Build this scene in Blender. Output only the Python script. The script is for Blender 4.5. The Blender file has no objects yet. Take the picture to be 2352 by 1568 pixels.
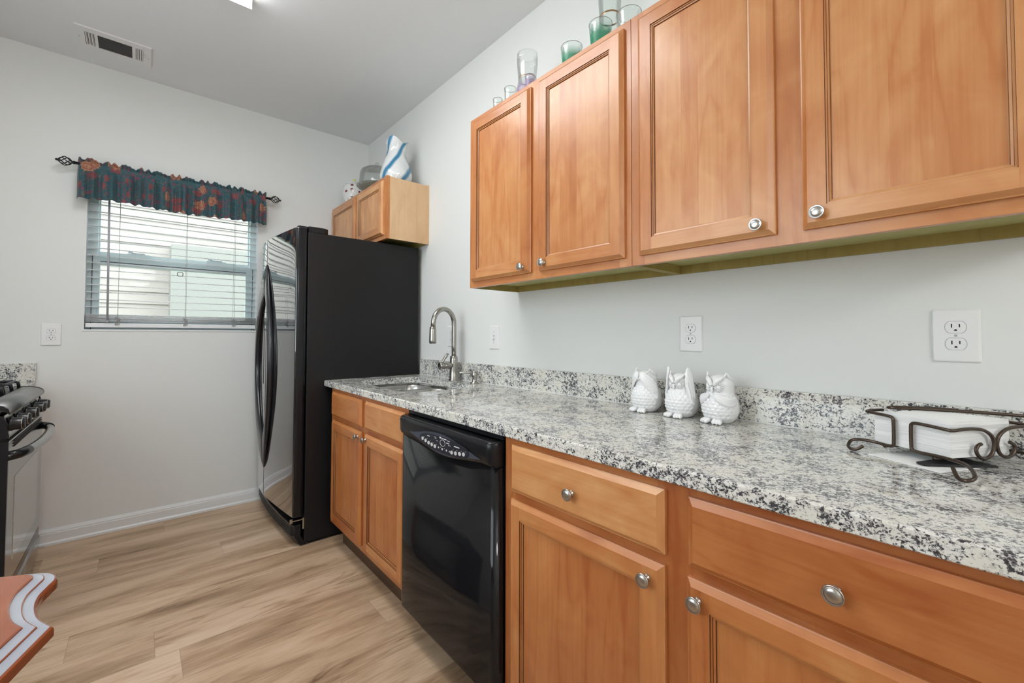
import bpy, bmesh, math, random
from mathutils import Vector, Matrix
from mathutils.geometry import tessellate_polygon
random.seed(7)
PI = math.pi
S = bpy.context.scene
COL = S.collection
rad = math.radians

# ---------------------------------------------------------------- camera
cam_d = bpy.data.cameras.new('camera')
cam = bpy.data.objects.new('camera', cam_d)
COL.objects.link(cam)
cam_d.sensor_width = 36.0
cam_d.lens = 989.695 / 2352 * 36.0
cam_d.shift_x = 0.0023
cam_d.shift_y = -0.0177
cam_d.clip_start = 0.02
yaw, pitch, roll = rad(-40.6756), rad(1.5073), rad(0.1339)
fw = Vector((-math.sin(yaw) * math.cos(pitch), math.cos(yaw) * math.cos(pitch), math.sin(pitch)))
rt = Vector((math.cos(yaw), math.sin(yaw), 0))
up = rt.cross(fw)
rt, up = math.cos(roll) * rt + math.sin(roll) * up, math.cos(roll) * up - math.sin(roll) * rt
M = Matrix((rt, up, -fw)).transposed().to_4x4()
M.translation = Vector((-1.4433, -0.0274, 1.1761))
cam.matrix_world = M
S.camera = cam

# ---------------------------------------------------------------- world, sun, exposure
W = bpy.data.worlds.new('World')
S.world = W
W.use_nodes = True
W.node_tree.nodes['Background'].inputs[0].default_value = (0.86, 0.93, 1.0, 1)
W.node_tree.nodes['Background'].inputs[1].default_value = 2.9
sd = bpy.data.lights.new('sun', 'SUN')
sd.energy = 0.8
sd.angle = rad(3)
sd.color = (1.0, 0.95, 0.88)
so = bpy.data.objects.new('sun', sd)
COL.objects.link(so)
so.rotation_euler = Vector((0.25, 1.0, -1.15)).to_track_quat('-Z', 'Y').to_euler()
S.view_settings.view_transform = 'Standard'
S.view_settings.look = 'None'
S.view_settings.gamma = 1.0
S.view_settings.exposure = 0.82
S.view_settings.use_curve_mapping = False
LIGHT = 8.0            # radiance of the ceiling light diffusers

# ---------------------------------------------------------------- node helpers
def new_mat(name):
    m = bpy.data.materials.new(name)
    m.use_nodes = True
    nt = m.node_tree
    return m, nt, nt.nodes['Principled BSDF'], nt.nodes['Material Output']

class NT:
    def __init__(self, nt):
        self.nt = nt
    def n(self, t, **kw):
        nd = self.nt.nodes.new(t)
        for k, v in kw.items():
            setattr(nd, k, v)
        return nd
    def set(self, sock, v):
        if isinstance(v, bpy.types.NodeSocket):
            self.nt.links.new(v, sock)
        elif v is not None:
            sock.default_value = v
    def math(self, op, a, b=None, c=None, clamp=False):
        nd = self.n('ShaderNodeMath', operation=op)
        nd.use_clamp = clamp
        self.set(nd.inputs[0], a)
        if b is not None: self.set(nd.inputs[1], b)
        if c is not None: self.set(nd.inputs[2], c)
        return nd.outputs[0]
    def vmath(self, op, a, b=None):
        nd = self.n('ShaderNodeVectorMath', operation=op)
        self.set(nd.inputs[0], a)
        if b is not None: self.set(nd.inputs[1], b)
        return nd.outputs[0]
    def mapping(self, vec, scale=(1, 1, 1), rot=(0, 0, 0), loc=(0, 0, 0)):
        nd = self.n('ShaderNodeMapping')
        self.set(nd.inputs['Vector'], vec)
        nd.inputs['Scale'].default_value = scale
        nd.inputs['Rotation'].default_value = rot
        nd.inputs['Location'].default_value = loc
        return nd.outputs[0]
    def noise(self, vec, scale, detail=3, rough=0.5, dist=0.0):
        nd = self.n('ShaderNodeTexNoise')
        self.set(nd.inputs['Vector'], vec)
        nd.inputs['Scale'].default_value = scale
        nd.inputs['Detail'].default_value = detail
        nd.inputs['Roughness'].default_value = rough
        nd.inputs['Distortion'].default_value = dist
        return nd.outputs[0]
    def voronoi(self, vec, scale, feature='F1', rnd=1.0):
        nd = self.n('ShaderNodeTexVoronoi')
        nd.feature = feature
        self.set(nd.inputs['Vector'], vec)
        nd.inputs['Scale'].default_value = scale
        nd.inputs['Randomness'].default_value = rnd
        return nd
    def ramp(self, fac, stops, interp='LINEAR'):
        nd = self.n('ShaderNodeValToRGB')
        nd.color_ramp.interpolation = interp
        el = nd.color_ramp.elements
        while len(el) < len(stops):
            el.new(0.5)
        for e, (p, c) in zip(el, stops):
            e.position = p
            e.color = (c[0], c[1], c[2], 1) if hasattr(c, '__len__') else (c, c, c, 1)
        self.set(nd.inputs[0], fac)
        return nd.outputs[0]
    def mix(self, fac, a, b):
        nd = self.n('ShaderNodeMix')
        nd.data_type = 'RGBA'
        self.set(nd.inputs[0], fac)
        for s, v in ((nd.inputs[6], a), (nd.inputs[7], b)):
            if isinstance(v, bpy.types.NodeSocket): self.nt.links.new(v, s)
            else: s.default_value = (v[0], v[1], v[2], 1)
        return nd.outputs[2]
    def sep(self, vec):
        nd = self.n('ShaderNodeSeparateXYZ')
        self.set(nd.inputs[0], vec)
        return nd.outputs
    def comb(self, x, y, z):
        nd = self.n('ShaderNodeCombineXYZ')
        for s, v in zip(nd.inputs, (x, y, z)): self.set(s, v)
        return nd.outputs[0]
    def bump(self, h, strength, dist, bsdf):
        nd = self.n('ShaderNodeBump')
        nd.inputs['Strength'].default_value = strength
        nd.inputs['Distance'].default_value = dist
        self.set(nd.inputs['Height'], h)
        self.nt.links.new(nd.outputs[0], bsdf.inputs['Normal'])
    def obj(self):
        return self.n('ShaderNodeTexCoord').outputs['Object']
    def pos(self):
        return self.n('ShaderNodeNewGeometry').outputs['Position']

def plain(name, col, rough=0.5, metal=0.0, coat=0.0, spec=0.5, bump=None, coat_rough=0.05):
    m, nt, b, o = new_mat(name)
    k = NT(nt)
    b.inputs['Base Color'].default_value = (*col, 1)
    b.inputs['Roughness'].default_value = rough
    b.inputs['Metallic'].default_value = metal
    b.inputs['Coat Weight'].default_value = coat
    b.inputs['Coat Roughness'].default_value = coat_rough
    b.inputs['Specular IOR Level'].default_value = spec
    if bump:
        k.bump(k.noise(k.obj(), bump[0], 3), bump[1], bump[2], b)
    return m

# ---------------------------------------------------------------- materials
def wood(name, axis, dark, mid, light, rough=0.36, coat=0.28):
    m, nt, b, o = new_mat(name)
    k = NT(nt)
    tone = k.n('ShaderNodeAttribute', attribute_name='tone').outputs['Fac']
    rnd = k.n('ShaderNodeObjectInfo').outputs['Random']
    off = k.comb(k.math('MULTIPLY', rnd, 9.0), k.math('MULTIPLY', tone, 17.0), k.math('MULTIPLY', k.math('ADD', tone, rnd), 5.0))
    v = k.vmath('ADD', k.obj(), off)
    def sc(a, l):
        return {'x': (l, a, a), 'y': (a, l, a), 'z': (a, a, l)}[axis]
    fine = k.noise(k.mapping(v, sc(110, 3.0)), 1.0, 4, 0.6)
    fig = k.noise(k.mapping(v, sc(6.5, 0.9)), 1.0, 2, 0.45, 0.25)
    ring = k.math('PINGPONG', k.math('MULTIPLY', fig, 13.0), 1.0)
    ring = k.math('POWER', ring, 5.0)
    blotch = k.noise(k.mapping(v, sc(9.0, 5.5)), 1.0, 3, 0.55, 0.8)
    f = k.math('MULTIPLY_ADD', k.math('SUBTRACT', fine, 0.5), 0.30, 0.52)
    f = k.math('MULTIPLY_ADD', ring, -0.13, f)
    f = k.math('MULTIPLY_ADD', k.math('SUBTRACT', blotch, 0.5), 0.62, f)
    f = k.math('MULTIPLY_ADD', k.math('SUBTRACT', tone, 0.5), 0.6, f)
    col = k.ramp(f, [(0.12, dark), (0.5, mid), (0.9, light)])
    nt.links.new(col, b.inputs['Base Color'])
    b.inputs['Roughness'].default_value = rough
    b.inputs['Coat Weight'].default_value = coat
    b.inputs['Coat Roughness'].default_value = 0.18
    k.bump(fine, 0.08, 0.002, b)
    return m

MD, MM, ML = (0.35, 0.092, 0.019), (0.50, 0.190, 0.056), (0.68, 0.360, 0.150)
WV = wood('maple_vertical', 'z', MD, MM, ML)
WH = wood('maple_horizontal', 'y', MD, MM, ML)
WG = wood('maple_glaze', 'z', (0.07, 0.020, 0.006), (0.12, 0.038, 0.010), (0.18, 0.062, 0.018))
WS = wood('maple_pale_veneer', 'z', (0.56, 0.345, 0.18), (0.67, 0.44, 0.25), (0.75, 0.53, 0.32), 0.45, 0.1)
WU = wood('unfinished_underside', 'y', (0.36, 0.335, 0.12), (0.43, 0.41, 0.16), (0.50, 0.48, 0.20), 0.55, 0.0)
WK = wood('unfinished_rail', 'z', (0.24, 0.175, 0.042), (0.34, 0.26, 0.07), (0.43, 0.335, 0.105), 0.6, 0.0)
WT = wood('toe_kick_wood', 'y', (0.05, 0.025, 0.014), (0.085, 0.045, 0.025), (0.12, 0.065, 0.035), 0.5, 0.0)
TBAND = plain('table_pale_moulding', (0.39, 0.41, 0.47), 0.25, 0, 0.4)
WTAB = wood('table_cherry', 'y', (0.17, 0.036, 0.012), (0.27, 0.065, 0.021), (0.37, 0.105, 0.035), 0.22, 0.5)

def granite():
    m, nt, b, o = new_mat('granite')
    k = NT(nt)
    p = k.mapping(k.pos(), (1.0, 0.85, 1.0), (0.5, 0.3, 0.5))
    warp = k.vmath('ADD', p, k.vmath('MULTIPLY', k.n('ShaderNodeTexNoise').outputs['Color'], (0.0, 0.0, 0.0)))
    big = k.noise(p, 15.0, 4, 0.62)
    med = k.noise(p, 95.0, 4, 0.68, 0.6)
    fin = k.noise(p, 250.0, 4, 0.68, 0.4)
    vor = k.voronoi(p, 330.0)
    cell = k.sep(vor.outputs['Color'])[0]
    base = k.mix(k.ramp(big, [(0.35, 0.0), (0.65, 1.0)]), (0.70, 0.68, 0.61), (0.77, 0.765, 0.735))
    # grey clouds
    g = k.math('MULTIPLY_ADD', k.math('SUBTRACT', big, 0.5), 0.62, med)
    col = k.mix(k.ramp(g, [(0.48, 0.0), (0.66, 0.6)]), base, (0.36, 0.365, 0.37))
    # dark flecks
    d = k.math('ADD', k.math('MULTIPLY', fin, 0.62), k.math('MULTIPLY', g, 0.42))
    col = k.mix(k.ramp(d, [(0.54, 0.0), (0.585, 1.0)]), col, (0.060, 0.060, 0.068))
    d2 = k.math('MULTIPLY', k.math('GREATER_THAN', cell, 0.80), k.ramp(g, [(0.46, 0.0), (0.53, 1.0)]))
    col = k.mix(k.math('MULTIPLY', d2, 0.92), col, (0.035, 0.033, 0.038))
    d3 = k.math('MULTIPLY', k.math('GREATER_THAN', cell, 0.60), k.math('LESS_THAN', cell, 0.72))
    col = k.mix(k.math('MULTIPLY', d3, 0.35), col, (0.33, 0.32, 0.31))
    nt.links.new(col, b.inputs['Base Color'])
    b.inputs['Roughness'].default_value = 0.06
    b.inputs['Specular IOR Level'].default_value = 0.6
    return m
GRAN = granite()

def floor_mat():
    m, nt, b, o = new_mat('vinyl_plank_floor')
    k = NT(nt)
    x, y, z = k.sep(k.pos())
    r = k.math('DIVIDE', k.math('SUBTRACT', y, 0.04), 0.18)
    row = k.math('FLOOR', r)
    wn = k.n('ShaderNodeTexWhiteNoise', noise_dimensions='1D')
    k.set(wn.inputs['W'], row)
    c = k.math('ADD', k.math('DIVIDE', x, 1.22), k.math('MULTIPLY', wn.outputs['Value'], 3.0))
    colid = k.math('FLOOR', c)
    wn2 = k.n('ShaderNodeTexWhiteNoise', noise_dimensions='2D')
    k.set(wn2.inputs['Vector'], k.comb(row, colid, 0.0))
    pid = wn2.outputs['Value']
    v = k.comb(k.math('MULTIPLY_ADD', pid, 31.0, x), k.math('MULTIPLY_ADD', pid, 17.0, y), k.math('MULTIPLY', pid, 9.0))
    fine = k.noise(k.mapping(v, (9.0, 150.0, 1.0)), 1.0, 5, 0.7)
    streak = k.noise(k.mapping(v, (1.5, 8.5, 1.0)), 1.0, 4, 0.55, 0.5)
    fig = k.noise(k.mapping(v, (1.6, 9.0, 1.0)), 1.0, 2, 0.5, 1.0)
    ring = k.math('POWER', k.math('PINGPONG', k.math('MULTIPLY', fig, 11.0), 1.0), 4.0)
    ring = k.math('MULTIPLY', ring, k.ramp(k.noise(k.mapping(v, (1.5, 6.0, 1.0)), 1.0, 1), [(0.5, 0.0), (0.68, 1.0)]))
    f = k.math('MULTIPLY_ADD', k.math('SUBTRACT', fine, 0.5), 0.62, 0.5)
    f = k.math('MULTIPLY_ADD', k.math('SUBTRACT', streak, 0.5), 1.4, f)
    f = k.math('MULTIPLY_ADD', ring, -0.36, f)
    f = k.math('MULTIPLY_ADD', k.math('SUBTRACT', pid, 0.5), 0.22, f)
    col = k.ramp(f, [(0.05, (0.19, 0.110, 0.060)), (0.36, (0.43, 0.285, 0.176)), (0.60, (0.60, 0.425, 0.285)), (0.95, (0.72, 0.545, 0.40))])
    # seams
    fy = k.math('FRACT', r)
    fx = k.math('FRACT', c)
    sy = k.math('LESS_THAN', k.math('MINIMUM', fy, k.math('SUBTRACT', 1.0, fy)), 0.006)
    sx = k.math('LESS_THAN', k.math('MINIMUM', fx, k.math('SUBTRACT', 1.0, fx)), 0.0008)
    seam = k.math('MAXIMUM', sy, sx)
    col = k.mix(k.math('MULTIPLY', seam, 0.35), col, (0.16, 0.11, 0.07))
    nt.links.new(col, b.inputs['Base Color'])
    b.inputs['Roughness'].default_value = 0.42
    b.inputs['Specular IOR Level'].default_value = 0.35
    k.bump(fine, 0.06, 0.002, b)
    return m
FLOOR = floor_mat()

def wall_mat(name, col, sc=160.0, st=0.06):
    m, nt, b, o = new_mat(name)
    k = NT(nt)
    n = k.noise(k.pos(), sc, 3)
    b.inputs['Base Color'].default_value = (*col, 1)
    b.inputs['Roughness'].default_value = 0.62
    b.inputs['Specular IOR Level'].default_value = 0.25
    k.bump(n, st, 0.003, b)
    return m
WALL = wall_mat('wall_paint', (0.757, 0.767, 0.746))
CEIL = wall_mat('ceiling_paint', (0.80, 0.815, 0.82), 120.0, 0.1)
TRIM = plain('white_trim_paint', (0.76, 0.77, 0.77), 0.35)
PLATE = plain('white_plate_plastic', (0.80, 0.80, 0.79), 0.3)
DARK = plain('dark_slot', (0.012, 0.012, 0.012), 0.6)
VINYL = plain('window_vinyl', (0.66, 0.77, 0.78), 0.4)
GASKET = plain('window_gasket', (0.03, 0.035, 0.05), 0.6)
SLAT = plain('blind_slat', (0.80, 0.81, 0.82), 0.4)
CORD = plain('blind_cord', (0.42, 0.42, 0.41), 0.7)
WAND = plain('blind_wand', (0.40, 0.41, 0.45), 0.3)
IRON = plain('wrought_black_iron', (0.015, 0.015, 0.018), 0.4, 0.3)
BRONZE = plain('bronze_wire', (0.085, 0.062, 0.048), 0.32, 0.75)
BLKFLAT = plain('flat_black_metal', (0.012, 0.012, 0.013), 0.5)
NICK = plain('brushed_nickel', (0.50, 0.48, 0.45), 0.28, 1.0)
NICKD = plain('faucet_nickel', (0.40, 0.385, 0.355), 0.27, 1.0)
STEEL = plain('sink_steel', (0.46, 0.45, 0.43), 0.27, 1.0)
STAIN = plain('range_stainless', (0.36, 0.36, 0.355), 0.16, 1.0)
STAINM = plain('range_matte_metal', (0.30, 0.30, 0.30), 0.34, 0.9)
BLK = plain('gloss_black', (0.008, 0.008, 0.009), 0.07, 0.0, 0.0, 0.33)
BLKMIR = plain('fridge_door_black', (0.010, 0.010, 0.012), 0.035, 0.0, 1.0, 1.0, None, 0.02)
BLKTEX = plain('textured_black', (0.009, 0.0085, 0.0095), 0.36, 0.0, 0.0, 0.33, (420.0, 0.25, 0.002))
BLKPL = plain('satin_black_plastic', (0.010, 0.010, 0.012), 0.22, spec=0.3)
HANDLE = plain('fridge_handle_black', (0.016, 0.016, 0.020), 0.22, 0.0, 0.3)
CONS = plain('console_slate', (0.050, 0.055, 0.075), 0.3)
CONSD = plain('console_dark', (0.016, 0.018, 0.028), 0.3)
BTN = plain('console_button', (0.55, 0.55, 0.55), 0.35)
MARK = plain('console_print', (0.62, 0.62, 0.62), 0.5)
OWL = plain('white_porcelain', (0.83, 0.83, 0.83), 0.28, 0.0, 0.25)
NAP = plain('napkin_paper', (0.86, 0.86, 0.85), 0.85, 0, 0, 0.1)
KNOBBLK = plain('range_knob_black', (0.012, 0.012, 0.014), 0.3)

def napkin_edge():
    m, nt, b, o = new_mat('napkin_stack_paper')
    k = NT(nt)
    x, y, z = k.sep(k.pos())
    n = k.noise(k.comb(k.math('MULTIPLY', x, 6.0), k.math('MULTIPLY', y, 6.0), k.math('MULTIPLY', z, 620.0)), 1.0, 3, 0.7)
    c = k.ramp(n, [(0.3, (0.70, 0.70, 0.69)), (0.6, (0.87, 0.87, 0.86))])
    nt.links.new(c, b.inputs['Base Color'])
    b.inputs['Roughness'].default_value = 0.9
    k.bump(n, 0.4, 0.002, b)
    return m
NAPS = napkin_edge()

def glass_mat(name, tint=(0.97, 0.99, 0.98), grad=None):
    """clear drinking glass; grad = (colour, z0, z1, strength): frosted colour fired onto the lower part"""
    m, nt, b, o = new_mat(name)
    k = NT(nt)
    nt.nodes.remove(b)
    fr = k.n('ShaderNodeLayerWeight')
    fr.inputs['Blend'].default_value = 0.22
    tr = k.n('ShaderNodeBsdfTransparent')
    tr.inputs[0].default_value = (*tint, 1)
    gl = k.n('ShaderNodeBsdfGlossy')
    gl.inputs['Roughness'].default_value = 0.02
    gl.inputs[0].default_value = (0.9, 0.9, 0.9, 1)
    mx = k.n('ShaderNodeMixShader')
    k.set(mx.inputs[0], k.math('MULTIPLY_ADD', fr.outputs['Fresnel'], 0.55, 0.015))
    nt.links.new(tr.outputs[0], mx.inputs[1])
    nt.links.new(gl.outputs[0], mx.inputs[2])
    out = mx.outputs[0]
    # the rim and outline of the glass read darker where the wall is seen edge-on
    ed = k.n('ShaderNodeBsdfTransparent')
    ed.inputs[0].default_value = (0.62, 0.64, 0.63, 1)
    mx3 = k.n('ShaderNodeMixShader')
    k.set(mx3.inputs[0], k.ramp(fr.outputs['Facing'], [(0.80, 0.0), (0.99, 0.9)]))
    nt.links.new(out, mx3.inputs[1])
    nt.links.new(ed.outputs[0], mx3.inputs[2])
    out = mx3.outputs[0]
    if grad:
        col, z0, z1, st = grad
        z = k.sep(k.obj())[2]
        f = k.math('MULTIPLY', k.ramp(k.math('DIVIDE', k.math('SUBTRACT', z, z0), z1 - z0), [(0.0, 1.0), (0.55, 0.75), (1.0, 0.0)], 'EASE'), st)
        df = k.n('ShaderNodeBsdfDiffuse')
        df.inputs[0].default_value = (*col, 1)
        tl = k.n('ShaderNodeBsdfTranslucent')
        tl.inputs[0].default_value = (*col, 1)
        ad = k.n('ShaderNodeMixShader')
        ad.inputs[0].default_value = 0.5
        nt.links.new(df.outputs[0], ad.inputs[1])
        nt.links.new(tl.outputs[0], ad.inputs[2])
        mx2 = k.n('ShaderNodeMixShader')
        k.set(mx2.inputs[0], f)
        nt.links.new(out, mx2.inputs[1])
        nt.links.new(ad.outputs[0], mx2.inputs[2])
        out = mx2.outputs[0]
    nt.links.new(out, o.inputs['Surface'])
    return m
GLASS = glass_mat('clear_glass')
GLASSG = glass_mat('green_frosted_glass', (0.96, 0.99, 0.98), ((0.12, 0.46, 0.29), 0.0, 0.112, 0.94))
GLASSP = glass_mat('purple_frosted_glass', (0.97, 0.98, 0.98), ((0.58, 0.45, 0.66), 0.0, 0.10, 0.55))
GLASSD = glass_mat('dome_glass', (0.94, 0.945, 0.94))
GOLD = plain('gold_band', (0.35, 0.22, 0.12), 0.3, 0.9)

def pane_mat():
    m, nt, b, o = new_mat('window_pane_glass')
    k = NT(nt)
    nt.nodes.remove(b)
    tr = k.n('ShaderNodeBsdfTransparent')
    tr.inputs[0].default_value = (0.97, 0.985, 0.98, 1)
    gl = k.n('ShaderNodeBsdfGlossy')
    gl.inputs['Roughness'].default_value = 0.01
    mx = k.n('ShaderNodeMixShader')
    mx.inputs[0].default_value = 0.003
    nt.links.new(tr.outputs[0], mx.inputs[1])
    nt.links.new(gl.outputs[0], mx.inputs[2])
    nt.links.new(mx.outputs[0], o.inputs['Surface'])
    return m
PANE = pane_mat()

def emit(name, col, strength):
    m, nt, b, o = new_mat(name)
    b.inputs['Base Color'].default_value = (0.9, 0.9, 0.9, 1)
    b.inputs['Emission Color'].default_value = (*col, 1)
    b.inputs['Emission Strength'].default_value = strength
    return m
FILL_GLOBE = emit('fill_globe_glow', (0.975, 0.99, 1.0), 20.0)
DIFF = emit('light_diffuser', (0.975, 0.99, 1.0), LIGHT)

def valance_mat():
    m, nt, b, o = new_mat('floral_valance_cloth')
    k = NT(nt)
    uv = k.n('ShaderNodeUVMap').outputs[0]
    x, y, z = k.sep(uv)
    base = k.mix(k.noise(uv, 40.0, 3), (0.010, 0.050, 0.064), (0.028, 0.105, 0.125))
    def flowers(scale, thr, col, col2, petals, seed, dens):
        v = k.mapping(uv, (1, 1, 1), (0, 0, seed), (seed * 3.1, seed * 1.7, 0))
        vo = k.voronoi(v, scale, 'F1', 0.8)
        vo.voronoi_dimensions = '2D'
        d = vo.outputs['Distance']
        loc = k.vmath('SUBTRACT', k.vmath('MULTIPLY', v, (scale, scale, scale)), k.vmath('MULTIPLY', vo.outputs['Position'], (scale, scale, scale)))
        lx, ly, lz = k.sep(loc)
        ang = k.math('ARCTAN2', ly, lx)
        pet = k.math('MULTIPLY_ADD', k.math('SINE', k.math('MULTIPLY', ang, petals)), 0.13, 1.0)
        dd = k.math('DIVIDE', d, k.math('MULTIPLY', pet, thr))
        dd = k.math('MULTIPLY_ADD', k.math('SUBTRACT', k.noise(uv, 160.0, 3), 0.5), 0.7, dd)
        on = k.math('GREATER_THAN', k.sep(vo.outputs['Color'])[0], 1 - dens)
        mask = k.math('MULTIPLY', k.ramp(dd, [(0.8, 1.0), (0.95, 0.0)]), on)
        rings = k.math('PINGPONG', k.math('MULTIPLY', dd, 4.2), 1.0)
        c = k.mix(rings, col, col2)
        return mask, c
    col = base
    # scrolling stems
    st = k.noise(uv, 14.0, 2, 0.4, 1.5)
    line = k.ramp(k.math('ABSOLUTE', k.math('SUBTRACT', st, 0.5)), [(0.0, 1.0), (0.014, 0.0)])
    col = k.mix(k.math('MULTIPLY', line, 0.75), col, (0.23, 0.065, 0.10))
    st2 = k.noise(k.mapping(uv, (1, 1, 1), (0, 0, 1), (5, 3, 0)), 20.0, 2, 0.4, 1.2)
    line2 = k.ramp(k.math('ABSOLUTE', k.math('SUBTRACT', st2, 0.5)), [(0.0, 1.0), (0.015, 0.0)])
    col = k.mix(k.math('MULTIPLY', line2, 0.55), col, (0.24, 0.20, 0.085))
    for a in ((26, 0.30, (0.26, 0.045, 0.08), (0.05, 0.05, 0.08), 5, 0.7, 0.5),
              (12, 0.29, (0.34, 0.050, 0.05), (0.07, 0.055, 0.065), 8, 0.2, 0.6),
              (7.5, 0.27, (0.27, 0.045, 0.045), (0.38, 0.23, 0.12), 9, 1.9, 0.5)):
        mk, c = flowers(*a)
        col = k.mix(mk, col, c)
    nt.links.new(col, b.inputs['Base Color'])
    b.inputs['Roughness'].default_value = 0.75
    b.inputs['Sheen Weight'].default_value = 0.15
    k.bump(k.noise(uv, 300.0, 2), 0.15, 0.002, b)
    return m
VAL = valance_mat()

def vase_mat():
    m, nt, b, o = new_mat('blue_swirl_ceramic')
    k = NT(nt)
    x, y, z = k.sep(k.obj())
    a = k.math('ARCTAN2', y, x)
    t = k.math('MULTIPLY_ADD', z, -31.0, k.math('MULTIPLY', a, 4.0))
    t = k.math('ADD', t, k.math('MULTIPLY', k.math('SUBTRACT', k.noise(k.obj(), 14.0, 3), 0.5), 0.7))
    s = k.math('MULTIPLY_ADD', k.math('COSINE', k.math('ADD', t, 0.5)), 0.5, 0.5)
    f = k.ramp(s, [(0.70, 0.0), (0.88, 0.6), (0.97, 1.0)])
    col = k.mix(f, (0.72, 0.74, 0.74), (0.03, 0.20, 0.36))
    nt.links.new(col, b.inputs['Base Color'])
    b.inputs['Roughness'].default_value = 0.1
    b.inputs['Coat Weight'].default_value = 0.6
    k.bump(k.math('SINE', k.math('MULTIPLY', t, 9.0)), 0.15, 0.004, b)
    return m
VASE = vase_mat()

def jar_mat():
    m, nt, b, o = new_mat('flowered_white_ceramic')
    k = NT(nt)
    v = k.obj()
    vx, vy, vz = k.sep(v)
    cyl = k.comb(k.math('MULTIPLY', k.math('ARCTAN2', vy, vx), 0.08), vz, 0.0)
    vo = k.voronoi(cyl, 21.0, 'F1', 0.7)
    vo.voronoi_dimensions = '2D'
    on = k.math('GREATER_THAN', k.sep(vo.outputs['Color'])[1], 0.5)
    red = k.math('MULTIPLY', k.math('LESS_THAN', k.math('ADD', vo.outputs['Distance'], k.math('MULTIPLY', k.noise(v, 90.0), 0.3)), 0.36), on)
    vo2 = k.voronoi(k.mapping(v, (1, 1, 0.4)), 60.0)
    zz = k.sep(v)[2]
    leaf = k.math('MULTIPLY', k.math('LESS_THAN', vo2.outputs['Distance'], 0.30), k.math('LESS_THAN', zz, 0.075))
    col = k.mix(k.math('MULTIPLY', leaf, 0.7), (0.74, 0.74, 0.73), (0.26, 0.31, 0.30))
    col = k.mix(red, col, (0.20, 0.045, 0.03))
    nt.links.new(col, b.inputs['Base Color'])
    b.inputs['Roughness'].default_value = 0.15
    b.inputs['Coat Weight'].default_value = 0.4
    return m
JAR = jar_mat()
YEL = plain('yellow_glaze', (0.72, 0.70, 0.22), 0.3)
CUT = plain('cut_glass_plate', (0.33, 0.34, 0.30), 0.12, 0.5, 0, 0.7, (130.0, 1.0, 0.02))
SIDING = plain('cream_siding', (0.31, 0.287, 0.258), 0.8)
SIDINGG = plain('pale_green_siding', (0.225, 0.230, 0.205), 0.8)
GRASS = plain('lawn', (0.10, 0.16, 0.05), 0.9, 0, 0, 0.2, (30.0, 0.6, 0.05))

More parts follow.
